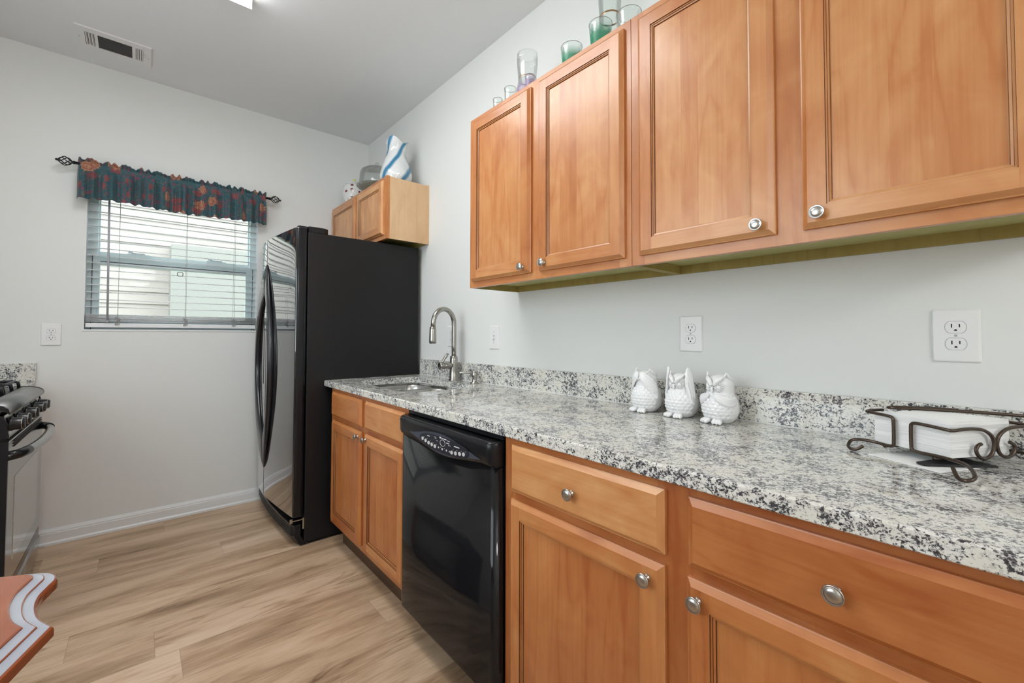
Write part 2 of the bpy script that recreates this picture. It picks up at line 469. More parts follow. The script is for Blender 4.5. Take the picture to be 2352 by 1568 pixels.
# ---------------------------------------------------------------- mesh builder
class MB:
    def __init__(self):
        self.v, self.f, self.m, self.t, self.s = [], [], [], [], []
        self.uv = None
    def add(self, verts, faces, mat=0, tone=0.5, smooth=False):
        o = len(self.v)
        self.v += [Vector(p) for p in verts]
        for f in faces:
            self.f.append([i + o for i in f]); self.m.append(mat); self.t.append(tone); self.s.append(smooth)
        return self
    def quad(self, a, b, c, d, mat=0, tone=0.5):
        return self.add([a, b, c, d], [(0, 1, 2, 3)], mat, tone)
    def box(self, x0, x1, y0, y1, z0, z1, mat=0, tone=0.5):
        v = [(x, y, z) for x in (x0, x1) for y in (y0, y1) for z in (z0, z1)]
        return self.add(v, [(0, 1, 3, 2), (4, 6, 7, 5), (0, 4, 5, 1), (2, 3, 7, 6), (0, 2, 6, 4), (1, 5, 7, 3)], mat, tone)
    def loft(self, rings, mat=0, tone=0.5, smooth=True, closed=True, cap0=True, cap1=True, loop=False):
        n = len(rings[0]); o = [p for r in rings for p in r]; fs = []
        R = len(rings)
        for i in range(R if loop else R - 1):
            j = (i + 1) % R
            for a in range(n if closed else n - 1):
                b = (a + 1) % n
                fs.append((i * n + a, i * n + b, j * n + b, j * n + a))
        if closed and not loop:
            if cap0: fs.append(tuple(range(n - 1, -1, -1)))
            if cap1: fs.append(tuple((R - 1) * n + a for a in range(n)))
        return self.add(o, fs, mat, tone, smooth)
    def lathe(self, prof, c=(0, 0, 0), axis='z', seg=32, mat=0, tone=0.5, smooth=True, caps=True, sign=1):
        rings = []
        c = Vector(c)
        for r, h in prof:
            ring = []
            for i in range(seg):
                a = 2 * PI * i / seg
                u, w = r * math.cos(a), r * math.sin(a)
                h2 = h * sign
                ring.append(c + Vector({'z': (u, w, h2), 'x': (h2, u, w), 'y': (u, h2, w)}[axis]))
            rings.append(ring)
        return self.loft(rings, mat, tone, smooth, True, caps, caps)
    def tube(self, pts, r, seg=8, mat=0, smooth=True, closed=False, flat=1.0, tone=0.5):
        pts = [Vector(p) for p in pts]
        n = len(pts)
        rr = r if hasattr(r, '__len__') else [r] * n
        tang = []
        for i in range(n):
            if closed: t = pts[(i + 1) % n] - pts[i - 1]
            else: t = pts[min(i + 1, n - 1)] - pts[max(i - 1, 0)]
            tang.append(t.normalized() if t.length > 1e-9 else Vector((0, 0, 1)))
        nrm = tang[0].orthogonal().normalized()
        rings = []
        for i in range(n):
            nrm = (nrm - nrm.dot(tang[i]) * tang[i])
            nrm = nrm.normalized() if nrm.length > 1e-6 else tang[i].orthogonal().normalized()
            bn = tang[i].cross(nrm)
            rings.append([pts[i] + rr[i] * (math.cos(2 * PI * a / seg) * nrm + flat * math.sin(2 * PI * a / seg) * bn) for a in range(seg)])
        return self.loft(rings, mat, tone, smooth, True, True, True, closed)
    def prism(self, poly, z0, z1, mat=0, tone=0.5, mapf=None, smooth=False):
        """poly: list of (a, b); mapf(a, b, h) -> point"""
        mapf = mapf or (lambda a, b, h: (a, b, h))
        n = len(poly)
        vs = [mapf(a, b, z0) for a, b in poly] + [mapf(a, b, z1) for a, b in poly]
        fs = [(i, (i + 1) % n, n + (i + 1) % n, n + i) for i in range(n)]
        self.add(vs, fs, mat, tone, smooth)
        tri = tessellate_polygon([[Vector((a, b, 0)) for a, b in poly]])
        self.add(vs, [tuple(t) for t in tri] + [tuple(n + i for i in reversed(t)) for t in tri], mat, tone)
        return self
    def build(self, name, mats, parent=None, origin=None, local=False, bevel=0.0, subsurf=0, merge=False, normals=True, solid=0.0):
        if not isinstance(mats, (list, tuple)): mats = [mats]
        o = Vector(origin) if origin is not None else Vector((0, 0, 0))
        if parent is not None and not local: o = Vector(parent_origin(parent))
        if local: sh = Vector((0, 0, 0))
        else: sh = o
        me = bpy.data.meshes.new(name)
        me.from_pydata([tuple(p - sh) for p in self.v], [], self.f)
        me.update()
        for m in mats: me.materials.append(m)
        for p, mi, sm in zip(me.polygons, self.m, self.s):
            p.material_index = mi; p.use_smooth = sm
        at = me.attributes.new('tone', 'FLOAT', 'FACE')
        for i, t in enumerate(self.t): at.data[i].value = t
        if self.uv is not None:
            ul = me.uv_layers.new(name='UVMap')
            for l in me.loops: ul.data[l.index].uv = self.uv[l.vertex_index]
        if normals or merge:
            bm = bmesh.new(); bm.from_mesh(me)
            if merge: bmesh.ops.remove_doubles(bm, verts=bm.verts, dist=1e-5)
            if normals: bmesh.ops.recalc_face_normals(bm, faces=bm.faces)
            bm.to_mesh(me); bm.free()
        ob = bpy.data.objects.new(name, me)
        COL.objects.link(ob)
        if parent is not None:
            ob.parent = parent
            if parent.type == 'MESH' or True:
                ob.location = (0, 0, 0)
        else:
            ob.location = o
        if bevel:
            b = ob.modifiers.new('bevel', 'BEVEL'); b.width = bevel; b.segments = 2; b.limit_method = 'ANGLE'; b.angle_limit = rad(40)
        if subsurf:
            s_ = ob.modifiers.new('sub', 'SUBSURF'); s_.levels = subsurf; s_.render_levels = subsurf
        if solid:
            s_ = ob.modifiers.new('solid', 'SOLIDIFY'); s_.thickness = solid; s_.offset = 0
        return ob

def parent_origin(p):
    o = Vector(p.location)
    while p.parent is not None:
        p = p.parent
        o = o + Vector(p.location)
    return o
def tag(o, label=None, cat=None, group=None, kind=None):
    if label: o['label'] = label
    if cat: o['category'] = cat
    if group: o['group'] = group
    if kind: o['kind'] = kind
    return o
def thing(name, loc, label, cat, group=None, rz=0.0):
    o = bpy.data.objects.new(name, None)
    o.empty_display_size = 0.05
    COL.objects.link(o)
    o.location = loc
    o.rotation_euler = (0, 0, rz)
    return tag(o, label, cat, group)
def copy_part(o, parent):
    c = o.copy(); COL.objects.link(c); c.parent = parent
    for ch in list(o.children): copy_part(ch, c)
    return c
def copy_thing(o, loc, label):
    c = o.copy(); COL.objects.link(c); c.location = loc; c['label'] = label
    for ch in list(o.children): copy_part(ch, c)
    return c
def spline(pts, n=8, closed=False):
    """Catmull-Rom through pts"""
    P = [Vector(p) for p in pts]; out = []
    N = len(P)
    for i in range(N if closed else N - 1):
        if closed: a, b, c, d = P[i - 1], P[i], P[(i + 1) % N], P[(i + 2) % N]
        else: a, b, c, d = P[max(i - 1, 0)], P[i], P[i + 1], P[min(i + 2, N - 1)]
        for k in range(n):
            t = k / n
            out.append(0.5 * ((2 * b) + (c - a) * t + (2 * a - 5 * b + 4 * c - d) * t * t + (3 * b - a - 3 * c + d) * t ** 3))
    if not closed: out.append(P[-1])
    return out
def rrect(a0, a1, b0, b1, r, n=8):
    out = []
    for cx, cy, s in ((a1 - r, b1 - r, 0), (a0 + r, b1 - r, PI / 2), (a0 + r, b0 + r, PI), (a1 - r, b0 + r, 1.5 * PI)):
        for i in range(n + 1):
            t = s + PI / 2 * i / n
            out.append((cx + r * math.cos(t), cy + r * math.sin(t)))
    return out
def fbox(x0, x1, y0, y1, z0, z1, mat=0, tone=0.5):
    return MB().box(x0, x1, y0, y1, z0, z1, mat, tone)

# ================================================================ SETTING
H, YB, XL, YF = 2.774, 3.49, -2.52, -3.3
WX0, WX1, WZ0, WZ1 = -1.692, -0.806, 1.198, 2.06     # window opening
tag(fbox(XL - 0.1, 0.1, YF - 0.1, YB + 0.14, -0.06, 0.0).build('floor', FLOOR), kind='structure')
tag(fbox(XL - 0.1, 0.1, YF - 0.1, YB + 0.14, H, H + 0.1).build('ceiling', CEIL), kind='structure')
tag(fbox(0, 0.1, YF - 0.1, YB + 0.14, 0, H).build('wall_right', WALL), kind='structure')
PY0, PY1, PZ0, PZ1 = 0.45, 2.15, 0.95, 2.30              # unseen window added in the left wall for fill daylight
wl = MB().box(XL - 0.1, XL, YF - 0.1, PY0, 0, H).box(XL - 0.1, XL, PY1, YB + 0.14, 0, H).box(XL - 0.1, XL, PY0, PY1, PZ1, H).box(XL - 0.1, XL, PY0, PY1, 0, PZ0)
tag(wl.build('wall_left', WALL), kind='structure')
tag(fbox(XL, 0, YF - 0.1, YF, 0, H).build('wall_front', WALL), kind='structure')
wb = MB()
wb.box(XL, WX0, YB, YB + 0.14, 0, H).box(WX1, 0, YB, YB + 0.14, 0, H)
wb.box(WX0, WX1, YB, YB + 0.14, 0, WZ0).box(WX0, WX1, YB, YB + 0.14, WZ1, H)
tag(wb.build('wall_back', WALL), kind='structure')

def baseboard(name, p0, p1, nrm):
    prof = [(0, 0), (0.020, 0), (0.020, 0.012), (0.013, 0.020), (0.013, 0.062), (0.011, 0.066), (0.011, 0.072), (0.006, 0.082), (0.003, 0.088), (0, 0.088)]
    p0, p1, nrm = Vector(p0), Vector(p1), Vector(nrm)
    m = MB()
    m.loft([[p + nrm * a + Vector((0, 0, b)) for a, b in prof] for p in (p0, p1)], 0, 0.5, False)
    return tag(m.build(name, TRIM), kind='structure')
baseboard('baseboard_back', (-1.86, YB, 0), (-0.03, YB, 0), (0, -1, 0))
baseboard('baseboard_left', (XL, YF, 0), (XL, 2.36, 0), (1, 0, 0))
baseboard('baseboard_right', (0, YF, 0), (0, -0.17, 0), (-1, 0, 0))

# window_1: vinyl double-hung unit set in the wall
win = thing('window_1', (-1.25, 3.56, WZ0), None, None); win['kind'] = 'structure'
sill = MB().box(WX0 - 0.004, WX1 + 0.004, YB - 0.004, YB + 0.14, WZ0 - 0.006, WZ0 + 0.004)
sill.box(WX0, WX0 + 0.004, YB - 0.001, YB + 0.14, WZ0 + 0.004, WZ1).box(WX1 - 0.004, WX1, YB - 0.001, YB + 0.14, WZ0 + 0.004, WZ1)
sill.build('window_return', TRIM, win)
fy0, fy1 = 3.555, 3.625
f = MB()
f.box(WX0 + 0.004, WX0 + 0.05, fy0, fy1, WZ0, WZ1).box(WX1 - 0.04, WX1 - 0.004, fy0, fy1, WZ0, WZ1)
f.box(WX0 + 0.05, WX1 - 0.04, fy0, fy1, WZ1 - 0.05, WZ1).box(WX0 + 0.05, WX1 - 0.04, fy0, fy1, WZ0, WZ0 + 0.04)
f.box(WX0 + 0.026, WX0 + 0.029, fy0 - 0.002, fy0, WZ0, 1.645, 1).box(WX1 - 0.023, WX1 - 0.020, fy0 - 0.002, fy0, WZ0, 1.645, 1)
f.build('window_frame', [VINYL, GASKET], win)
lo = MB()   # lower sash, nearer the room
lo.box(WX0 + 0.05, WX0 + 0.062, 3.560, 3.585, WZ0 + 0.04, 1.64).box(WX1 - 0.062, WX1 - 0.04, 3.560, 3.585, WZ0 + 0.04, 1.64)
lo.box(WX0 + 0.062, WX1 - 0.062, 3.560, 3.585, WZ0 + 0.04, WZ0 + 0.075).box(WX0 + 0.062, WX1 - 0.062, 3.557, 3.587, 1.594, 1.638)
lo.box(WX0 + 0.062, WX1 - 0.062, 3.553, 3.557, 1.612, 1.616, 1)
lo.build('lower_sash', [VINYL, GASKET], win)
us = MB()
us.box(WX0 + 0.05, WX0 + 0.058, 3.592, 3.615, 1.60, WZ1 - 0.05).box(WX1 - 0.048, WX1 - 0.04, 3.592, 3.615, 1.60, WZ1 - 0.05)
us.box(WX0 + 0.05, WX1 - 0.04, 3.588, 3.617, 1.618, 1.676)
us.build('upper_sash', VINYL, win)
for lx in (-1.455, -1.045):
    l = MB().box(lx - 0.055, lx + 0.055, 3.560, 3.590, 1.638, 1.6775).box(lx - 0.035, lx + 0.03, 3.556, 3.588, 1.6775, 1.684).box(lx - 0.05, lx - 0.025, 3.556, 3.59, 1.684, 1.694)
    l.build('sash_lock', VINYL, win)
MB().box(WX0 + 0.062, WX1 - 0.062, 3.571, 3.574, WZ0 + 0.075, 1.594).build('lower_pane', PANE, win)
MB().box(WX0 + 0.058, WX1 - 0.048, 3.603, 3.606, 1.676, WZ1 - 0.05).build('upper_pane', PANE, win)

# fill_window: added out of view to let fill daylight in from the left
pd = thing('fill_window', (XL - 0.05, (PY0 + PY1) / 2, PZ0), None, None); pd['kind'] = 'structure'
f = MB()
x0, x1 = XL - 0.09, XL - 0.01
f.box(x0, x1, PY0, PY0 + 0.05, PZ0, PZ1).box(x0, x1, PY1 - 0.05, PY1, PZ0, PZ1).box(x0, x1, PY0 + 0.05, PY1 - 0.05, PZ1 - 0.05, PZ1).box(x0, x1, PY0 + 0.05, PY1 - 0.05, PZ0, PZ0 + 0.05)
for i in (1, 2):
    ym = PY0 + (PY1 - PY0) * i / 3
    f.box(x0 + 0.01, x1 - 0.01, ym - 0.025, ym + 0.025, PZ0 + 0.05, PZ1 - 0.05)
f.build('window_frame', TRIM, pd)
fbox(XL - 0.053, XL - 0.047, PY0 + 0.05, PY1 - 0.05, PZ0 + 0.05, PZ1 - 0.05).build('pane', PANE, pd)

# ---------------------------------------------------------------- outside
nb = thing('neighbouring_house', (-1, 7, -0.4), 'cream sided house seen through the window blind', 'building')
sdg = MB()
for i in range(40):
    z = -0.4 + i * 0.15
    sdg.add([(-8, 7.0, z), (5, 7.0, z), (5, 7.018, z + 0.15), (-8, 7.018, z + 0.15), (-8, 7.2, z), (5, 7.2, z), (5, 7.2, z + 0.15), (-8, 7.2, z + 0.15)],
            [(0, 1, 2, 3), (0, 1, 5, 4), (4, 5, 6, 7), (2, 3, 7, 6)])
sdg.build('siding', SIDING, nb, normals=False)
fbox(-1.165, 2.6, 6.6, 7.0, -0.4, 2.27).build('side_bay', SIDINGG, nb)
tag(fbox(-9, 6, 3.7, 12, -0.5, -0.4).build('lawn', GRASS), 'lawn strip between the kitchen wall and the cream house', 'lawn')

# ================================================================ CEILING
def ceiling_light(name, yc, label):
    t = thing(name, (-1.27, yc, H), label, 'ceiling light', 'box ceiling lights')
    x0, x1, y0, y1 = -1.475, -1.065, yc - 0.61, yc + 0.61
    hs = MB()
    hs.box(x0, x1, y0, y1, H - 0.008, H)
    hs.box(x0, x1, y0, y0 + 0.016, H - 0.058, H - 0.008).box(x0, x1, y1 - 0.016, y1, H - 0.058, H - 0.008)
    hs.build('housing', TRIM, t, bevel=0.003)
    d = MB()
    prof = []
    for i in range(13):
        a = PI * i / 12
        c, s = math.cos(a), math.sin(a)
        prof.append((-1.27 - (0.197) * math.copysign(abs(c) ** 0.45, c), H - 0.008 - 0.046 * s ** 0.5))
    d.loft([[(a, yy, b) for a, b in prof] for yy in (y0 + 0.016, y1 - 0.016)], 0, 0.5, True)
    d.build('diffuser', DIFF, t)
    return t
l1 = ceiling_light('ceiling_light', 1.70, 'white box ceiling light over the galley, its corner at the top edge')

def pendant(loc, label):  # unseen globe lamp, added to brighten the ceiling and walls
    t = thing('fill_pendant', loc, label, 'fill light')
    x, y, z = loc
    MB().lathe([(0.065, 0), (0.065, -0.012), (0.02, -0.03), (0.006, -0.034)], (x, y, z), 'z', 24).build('canopy', NICK, t)
    MB().tube([(x, y, z - 0.03), (x, y, z - 0.44)], 0.005, 8).build('stem', NICK, t)
    pr = [(0.03, 0.20)] + [(0.20 * math.sin(a), 0.20 * math.cos(a)) for a in [PI * i / 24 for i in range(2, 24)]] + [(0.004, -0.20)]
    MB().lathe(pr, (x, y, z - 0.62), 'z', 32).build('globe', FILL_GLOBE, t)
pendant((-1.45, -2.1, H), 'unseen white globe lamp added behind the camera as fill light')

vt = thing('ceiling_vent', (-1.575, 3.18, H), 'white rectangular air register in the ceiling above the curtained window', 'vent')
X0, X1, Y0, Y1 = -1.729, -1.420, 3.078, 3.284
vz0, vz1 = H - 0.007, H
fr = MB()
holes = [(-1.694, -1.666, 3.120, 3.256, 'x'), (-1.643, -1.503, 3.123, 3.257, 'y'), (-1.487, -1.456, 3.126, 3.258, 'x')]
xs = [X0, -1.694, -1.654, -1.643, -1.503, -1.490, -1.456, X1]
hx = [(-1.694, -1.654), (-1.643, -1.503), (-1.490, -1.456)]
fr.box(X0, X1, Y0, 3.122, vz0, vz1).box(X0, X1, 3.257, Y1, vz0, vz1)
prev = X0
for a, b in hx:
    fr.box(prev, a, 3.122, 3.257, vz0, vz1); prev = b
fr.box(prev, X1, 3.122, 3.257, vz0, vz1)
fr.build('frame', PLATE, vt)
MB().box(-1.70, -1.45, 3.115, 3.262, H - 0.0008, H - 0.0002).build('duct_opening', DARK, vt)
lv = MB()
for i in range(12):
    y = 3.127 + i * 0.0112
    lv.add([(-1.643, y, vz0), (-1.503, y, vz0), (-1.503, y + 0.0045, vz1 - 0.001), (-1.643, y + 0.0045, vz1 - 0.001),
            (-1.643, y + 0.002, vz0), (-1.503, y + 0.002, vz0), (-1.503, y + 0.0065, vz1 - 0.001), (-1.643, y + 0.0065, vz1 - 0.001)],
           [(0, 1, 2, 3), (4, 5, 6, 7), (0, 1, 5, 4), (2, 3, 7, 6)])
lv.build('centre_louvres', plain('louvre_grey', (0.22, 0.215, 0.21), 0.5), vt)
for a, b in (hx[0], hx[2]):
    lv = MB()
    for i in range(4):
        x = a + (b - a) * (i / 3.4 + 0.06)
        dx = 0.006 if a < -1.6 else -0.006
        lv.add([(x, 3.122, vz0), (x, 3.257, vz0), (x + dx, 3.257, vz1 - 0.001), (x + dx, 3.122, vz1 - 0.001),
                (x + 0.003, 3.122, vz0), (x + 0.003, 3.257, vz0), (x + 0.003 + dx, 3.257, vz1 - 0.001), (x + 0.003 + dx, 3.122, vz1 - 0.001)],
               [(0, 1, 2, 3), (4, 5, 6, 7), (0, 1, 5, 4), (2, 3, 7, 6)])
    lv.build('side_louvres', PLATE, vt)
for x, y in ((-1.717, 3.188), (-1.432, 3.203), (-1.447, 3.165), (-1.447, 3.190)):
    MB().lathe([(0.0035, 0.0), (0.003, 0.001)], (x, y, vz0), 'z', 10, sign=-1).build('screw', WAND, vt)

# ================================================================ CABINETS
def rings_panel(m, y0, y1, z0, z1, xb, rings, flat_after=None, cap_mat=0, tones=None, glaze=()):
    """nested rectangles; left/right strips get mat 0 (vertical grain), top/bottom strips mat 1"""
    R = []
    for ins, h in rings:
        R.append([(xb - h, y0 + ins, z0 + ins), (xb - h, y1 - ins, z0 + ins), (xb - h, y1 - ins, z1 - ins), (xb - h, y0 + ins, z1 - ins)])
    t = tones or [0.5] * 5
    for i in range(len(R) - 1):
        A, B = R[i], R[i + 1]
        if flat_after == i:      # butt joint: stiles run full height
            ya, yb_, za, zb = y0 + rings[i][0], y1 - rings[i][0], z0 + rings[i][0], z1 - rings[i][0]
            w = rings[i + 1][0] - rings[i][0]; x = xb - rings[i][1]
            m.quad((x, ya, za), (x, ya + w, za), (x, ya + w, zb), (x, ya, zb), 0, t[0])
            m.quad((x, yb_ - w, za), (x, yb_, za), (x, yb_, zb), (x, yb_ - w, zb), 0, t[1])
            m.quad((x, ya + w, za), (x, yb_ - w, za), (x, yb_ - w, za + w), (x, ya + w, za + w), 1, t[2])
            m.quad((x, ya + w, zb - w), (x, yb_ - w, zb - w), (x, yb_ - w, zb), (x, ya + w, zb), 1, t[3])
        else:
            for a in range(4):
                b = (a + 1) % 4
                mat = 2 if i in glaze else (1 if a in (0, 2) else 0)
                tn = {0: t[2], 1: t[1], 2: t[3], 3: t[0]}[a]
                m.quad(A[a], A[b], B[b], B[a], mat, tn)
    m.quad(*R[-1], cap_mat, t[4])
    m.quad(*R[0], 0, t[4])
    return m
FRAME_W = 0.047
def door(y0, y1, z0, z1, xb, parent, knob=None, name='door', pt=0.5):
    F = FRAME_W
    rr = [(0, 0.0), (0, 0.0085), (0.0025, 0.0095), (0.012, 0.019), (F, 0.019), (F + 0.0008, 0.0160), (F + 0.0040, 0.0160), (F + 0.0048, 0.0140),
          (F + 0.0085, 0.0128), (F + 0.0095, 0.0098), (F + 0.0115, 0.0098)]
    t = [random.uniform(0.3, 0.75) + (pt - 0.5) * 0.6 for _ in range(5)]
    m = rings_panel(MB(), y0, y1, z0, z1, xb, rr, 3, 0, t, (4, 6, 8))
    # the veneered centre panel is laid up of a few strips of differing tone
    x = xb - 0.0099
    ins = F + 0.0112
    n = 2 + int((y1 - y0) > 0.3) * random.choice((1, 2))
    cuts = sorted([y0 + ins] + [y0 + ins + (y1 - y0 - 2 * ins) * (i + random.uniform(-0.25, 0.25)) / n for i in range(1, n)] + [y1 - ins])
    for a, b in zip(cuts, cuts[1:]):
        m.quad((x, a, z0 + ins), (x, b, z0 + ins), (x, b, z1 - ins), (x, a, z1 - ins), 0, pt + random.uniform(-0.15, 0.15))
    d = m.build(name, [WV, WH, WG], parent)
    if knob: add_knob(xb - 0.019, knob[0], knob[1], d)
    return d
def drawer(y0, y1, z0, z1, xb, parent, knob=None, ft=0.6):
    rr = [(0, 0.0), (0, 0.0085), (0.0025, 0.0095), (0.013, 0.019)]
    t = [ft + random.uniform(-0.12, 0.12) for _ in range(5)]
    t[4] = ft
    d = rings_panel(MB(), y0, y1, z0, z1, xb, rr, None, 1, t).build('drawer', [WV, WH], parent)
    if knob: add_knob(xb - 0.019, knob[0], knob[1], d)
    return d
KPROF = [(0.0085, 0.0), (0.0085, 0.002), (0.0055, 0.004), (0.005, 0.012), (0.008, 0.0155), (0.0150, 0.0175), (0.0163, 0.0192), (0.0160, 0.0215), (0.0146, 0.0224),
         (0.0132, 0.0205), (0.0122, 0.0214), (0.0105, 0.0230), (0.006, 0.0240), (0.0015, 0.0243)]
def add_knob(x, y, z, parent):
    MB().lathe([(r * 0.92, h * 0.94) for r, h in KPROF], (x, y, z), 'x', 28, sign=-1).build('knob', NICK, parent)

def face_frame(m, y0, y1, z0, z1, xf, stiles, rails, th=0.019, lo=0.35, hi=0.65):
    """stiles: (ya, yb); rails: (ya, yb, za, zb)"""
    for a, b in stiles:
        m.box(xf, xf + th, a, b, z0, z1, 0, random.uniform(lo, hi))
    for a, b, c, d in rails:
        m.box(xf, xf + th, a, b, c, d, 1, random.uniform(lo, hi))
    return m

# ---- wall cabinets on the right wall
UX, UZ0, UZ1 = -0.294, 1.389, 2.165
def wall_cabinet(y0, y1, label, doors, group='maple wall cabinets on the right wall', z0=UZ0, side=None):
    t = thing('wall_cabinet', (0, (y0 + y1) / 2, z0), label, 'cabinet', group)
    for a in (y0, y1 - 0.013):
        fbox(UX + 0.019, -0.003, a, a + 0.013, z0, UZ1 - 0.004).build('side_panel', WS if side else WK, t)
    fbox(UX + 0.019, -0.016, y0 + 0.013, y1 - 0.013, z0 + 0.028, z0 + 0.040).build('bottom_panel', WU, t)
    fbox(UX + 0.019, -0.003, y0 + 0.013, y1 - 0.013, UZ1 - 0.016, UZ1 - 0.004).build('top_panel', WS, t)
    for za, zb in ((z0, z0 + 0.07), (UZ1 - 0.09, UZ1 - 0.016)):
        fbox(-0.016, -0.003, y0 + 0.013, y1 - 0.013, za, zb).build('hanging_rail', WK, t)
    ff = MB()
    mid = [(d1[0] + d2[1]) / 2 for d1, d2 in zip(doors, doors[1:])]
    st = [(y0, y0 + 0.044), (y1 - 0.044, y1)] + [(v - 0.038, v + 0.038) for v in mid]
    e = sorted(st)
    rl = []
    for (a, b), (c_, d_) in zip(e, e[1:]):
        rl += [(b, c_, z0, z0 + 0.042), (b, c_, UZ1 - 0.042, UZ1)]
    face_frame(ff, y0, y1, z0, UZ1, UX, st, rl)
    ff.build('face_frame', [WV, WH], t)
    if side:
        fbox(-0.020, -0.001, y0 - 0.004, y0, z0, UZ1 - 0.002).build('scribe_moulding', WS, t)
    for d in doors:
        door(d[0], d[1], z0 + 0.027, UZ1 - 0.022, UX, t, d[2], pt=0.95 if side else 0.62)
    return t
wall_cabinet(0.732, 1.590, 'maple wall cabinet topped with glassware, second along from the right edge',
             [(0.752, 1.132, (1.096, 1.443)), (1.176, 1.566, (1.213, 1.441))])
wall_cabinet(-0.128, 0.730, 'large maple wall cabinet at upper right, cut by the frame edge',
             [(-0.088, 0.277, (0.244, 1.445)), (0.332, 0.701, (0.367, 1.441))])
wall_cabinet(2.478, 3.484, 'small maple cabinet high over the black refrigerator', [(2.515, 2.935, None), (2.965, 3.445, None)], None, 1.772, True)

# ---- base cabinets
BX, BZ0, BZ1 = -0.615, 0.138, 0.8797
def base_cabinet(y0, y1, label, drawers, doors):
    t = thing('base_cabinet', (-0.3, (y0 + y1) / 2, 0), label, 'cabinet', 'maple base cabinets under the granite')
    c = MB()
    for a in (y0, y1 - 0.016): c.box(BX + 0.019, -0.003, a, a + 0.016, BZ0, BZ1 - 0.001)
    c.box(BX + 0.019, -0.003, y0 + 0.016, y1 - 0.016, BZ0, BZ0 + 0.016)
    c.build('carcass', WS, t)
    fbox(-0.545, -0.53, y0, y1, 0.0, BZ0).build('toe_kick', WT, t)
    fr = MB()
    mid = (doors[0][0] + doors[1][1]) / 2
    st = [(y0, y0 + 0.044), (mid - 0.042, mid + 0.042), (y1 - 0.044, y1)]
    rl = []
    for (a, b), (c_, d_) in zip(st, st[1:]):
        rl += [(b, c_, BZ0, BZ0 + 0.04), (b, c_, 0.700, 0.738), (b, c_, 0.845, BZ1)]
    face_frame(fr, y0, y1, BZ0, BZ1, BX, st, rl, lo=0.02, hi=0.22)  # low tone puts the shade on the base frames into the wood colour
    fr.build('face_frame', [WV, WH], t)
    for d in drawers: drawer(d[0], d[1], 0.729, 0.861, BX, t, d[2], d[3])
    for d in doors: door(d[0], d[1], 0.167, 0.707, BX, t, d[2], pt=0.22)
    return t
base_cabinet(1.558, 2.462, 'maple base cabinet below the sink, next to the refrigerator',
             [(1.571, 1.968, None, 0.62), (2.012, 2.425, None, 0.45)], [(1.568, 1.969, (1.944, 0.685)), (2.012, 2.421, (2.035, 0.684))])
base_cabinet(-0.125, 0.952, 'maple base cabinet with knobbed drawers to the right of the dishwasher',
             [(-0.083, 0.390, (0.153, 0.789), 0.18), (0.440, 0.916, (0.681, 0.789), 0.80)], [(-0.083, 0.393, (0.368, 0.674)), (0.441, 0.919, (0.475, 0.673))])  # right drawer toned darker, standing in for light falling off there

# ---- granite worktop with sink cut-out and backsplash
ct = thing('countertop', (-0.32, 1.2, 0.8797), 'long speckled grey granite worktop on the right, with backsplash', 'countertop')
CX0, CX1, CY0, CY1, CZ0, CZ1 = -0.632, -0.001, -0.150, 2.550, 0.8797, 0.9124
hole = rrect(-0.525, -0.122, 1.735, 2.405, 0.095, 10)
SH = hole
def slab(m, outer, hole, z0, z1, ch=0.004):
    def inset(poly, d):
        cx = sum(p[0] for p in poly) / len(poly); cy = sum(p[1] for p in poly) / len(poly)
        return [(p[0] - math.copysign(d, p[0] - cx), p[1] - math.copysign(d, p[1] - cy)) for p in poly]
    loops = [(outer, z0 + 0.002), (outer, z1 - ch), (inset(outer, ch * 0.35), z1 - ch * 0.35), (inset(outer, ch), z1)]
    n = len(outer)
    loops = [(inset(outer, 0.002), z0)] + loops
    for (a, za), (b, zb) in zip(loops, loops[1:]):
        for i in range(n):
            j = (i + 1) % n
            m.quad((*a[i], za), (*a[j], za), (*b[j], zb), (*b[i], zb))
    top = [(*p, 0) for p in loops[-1][0]]
    hs = [hole] if hole else []
    for zz, ot in ((z1, top), (z0, [(*p, 0) for p in loops[0][0]])):
        vs = [Vector(p) for p in ot]
        hv = [[Vector((*p, 0)) for p in hp] for hp in hs]
        tri = tessellate_polygon([vs] + hv)
        allv = vs + [p for h_ in hv for p in h_]
        m.add([(p.x, p.y, zz) for p in allv], [tuple(t_) for t_ in tri])
    if hole:
        k = len(hole)
        for i in range(k):
            j = (i + 1) % k
            m.add([(*hole[i], z0), (*hole[j], z0), (*hole[j], z1), (*hole[i], z1)], [(0, 1, 2, 3)], 0, 0.5, True)
    return m
slab(MB(), [(CX0, CY0), (CX1, CY0), (CX1, CY1), (CX0, CY1)], hole, CZ0, CZ1).build('slab', GRAN, ct, normals=False)
fbox(-0.021, -0.001, CY0, 2.545, CZ1, 1.0144).build('backsplash', GRAN, ct, bevel=0.0015)
fbox(-0.0225, -0.0205, CY0, 2.545, CZ1, CZ1 + 0.0025).build('caulk_line', plain('caulk', (0.66, 0.66, 0.65), 0.5), ct)

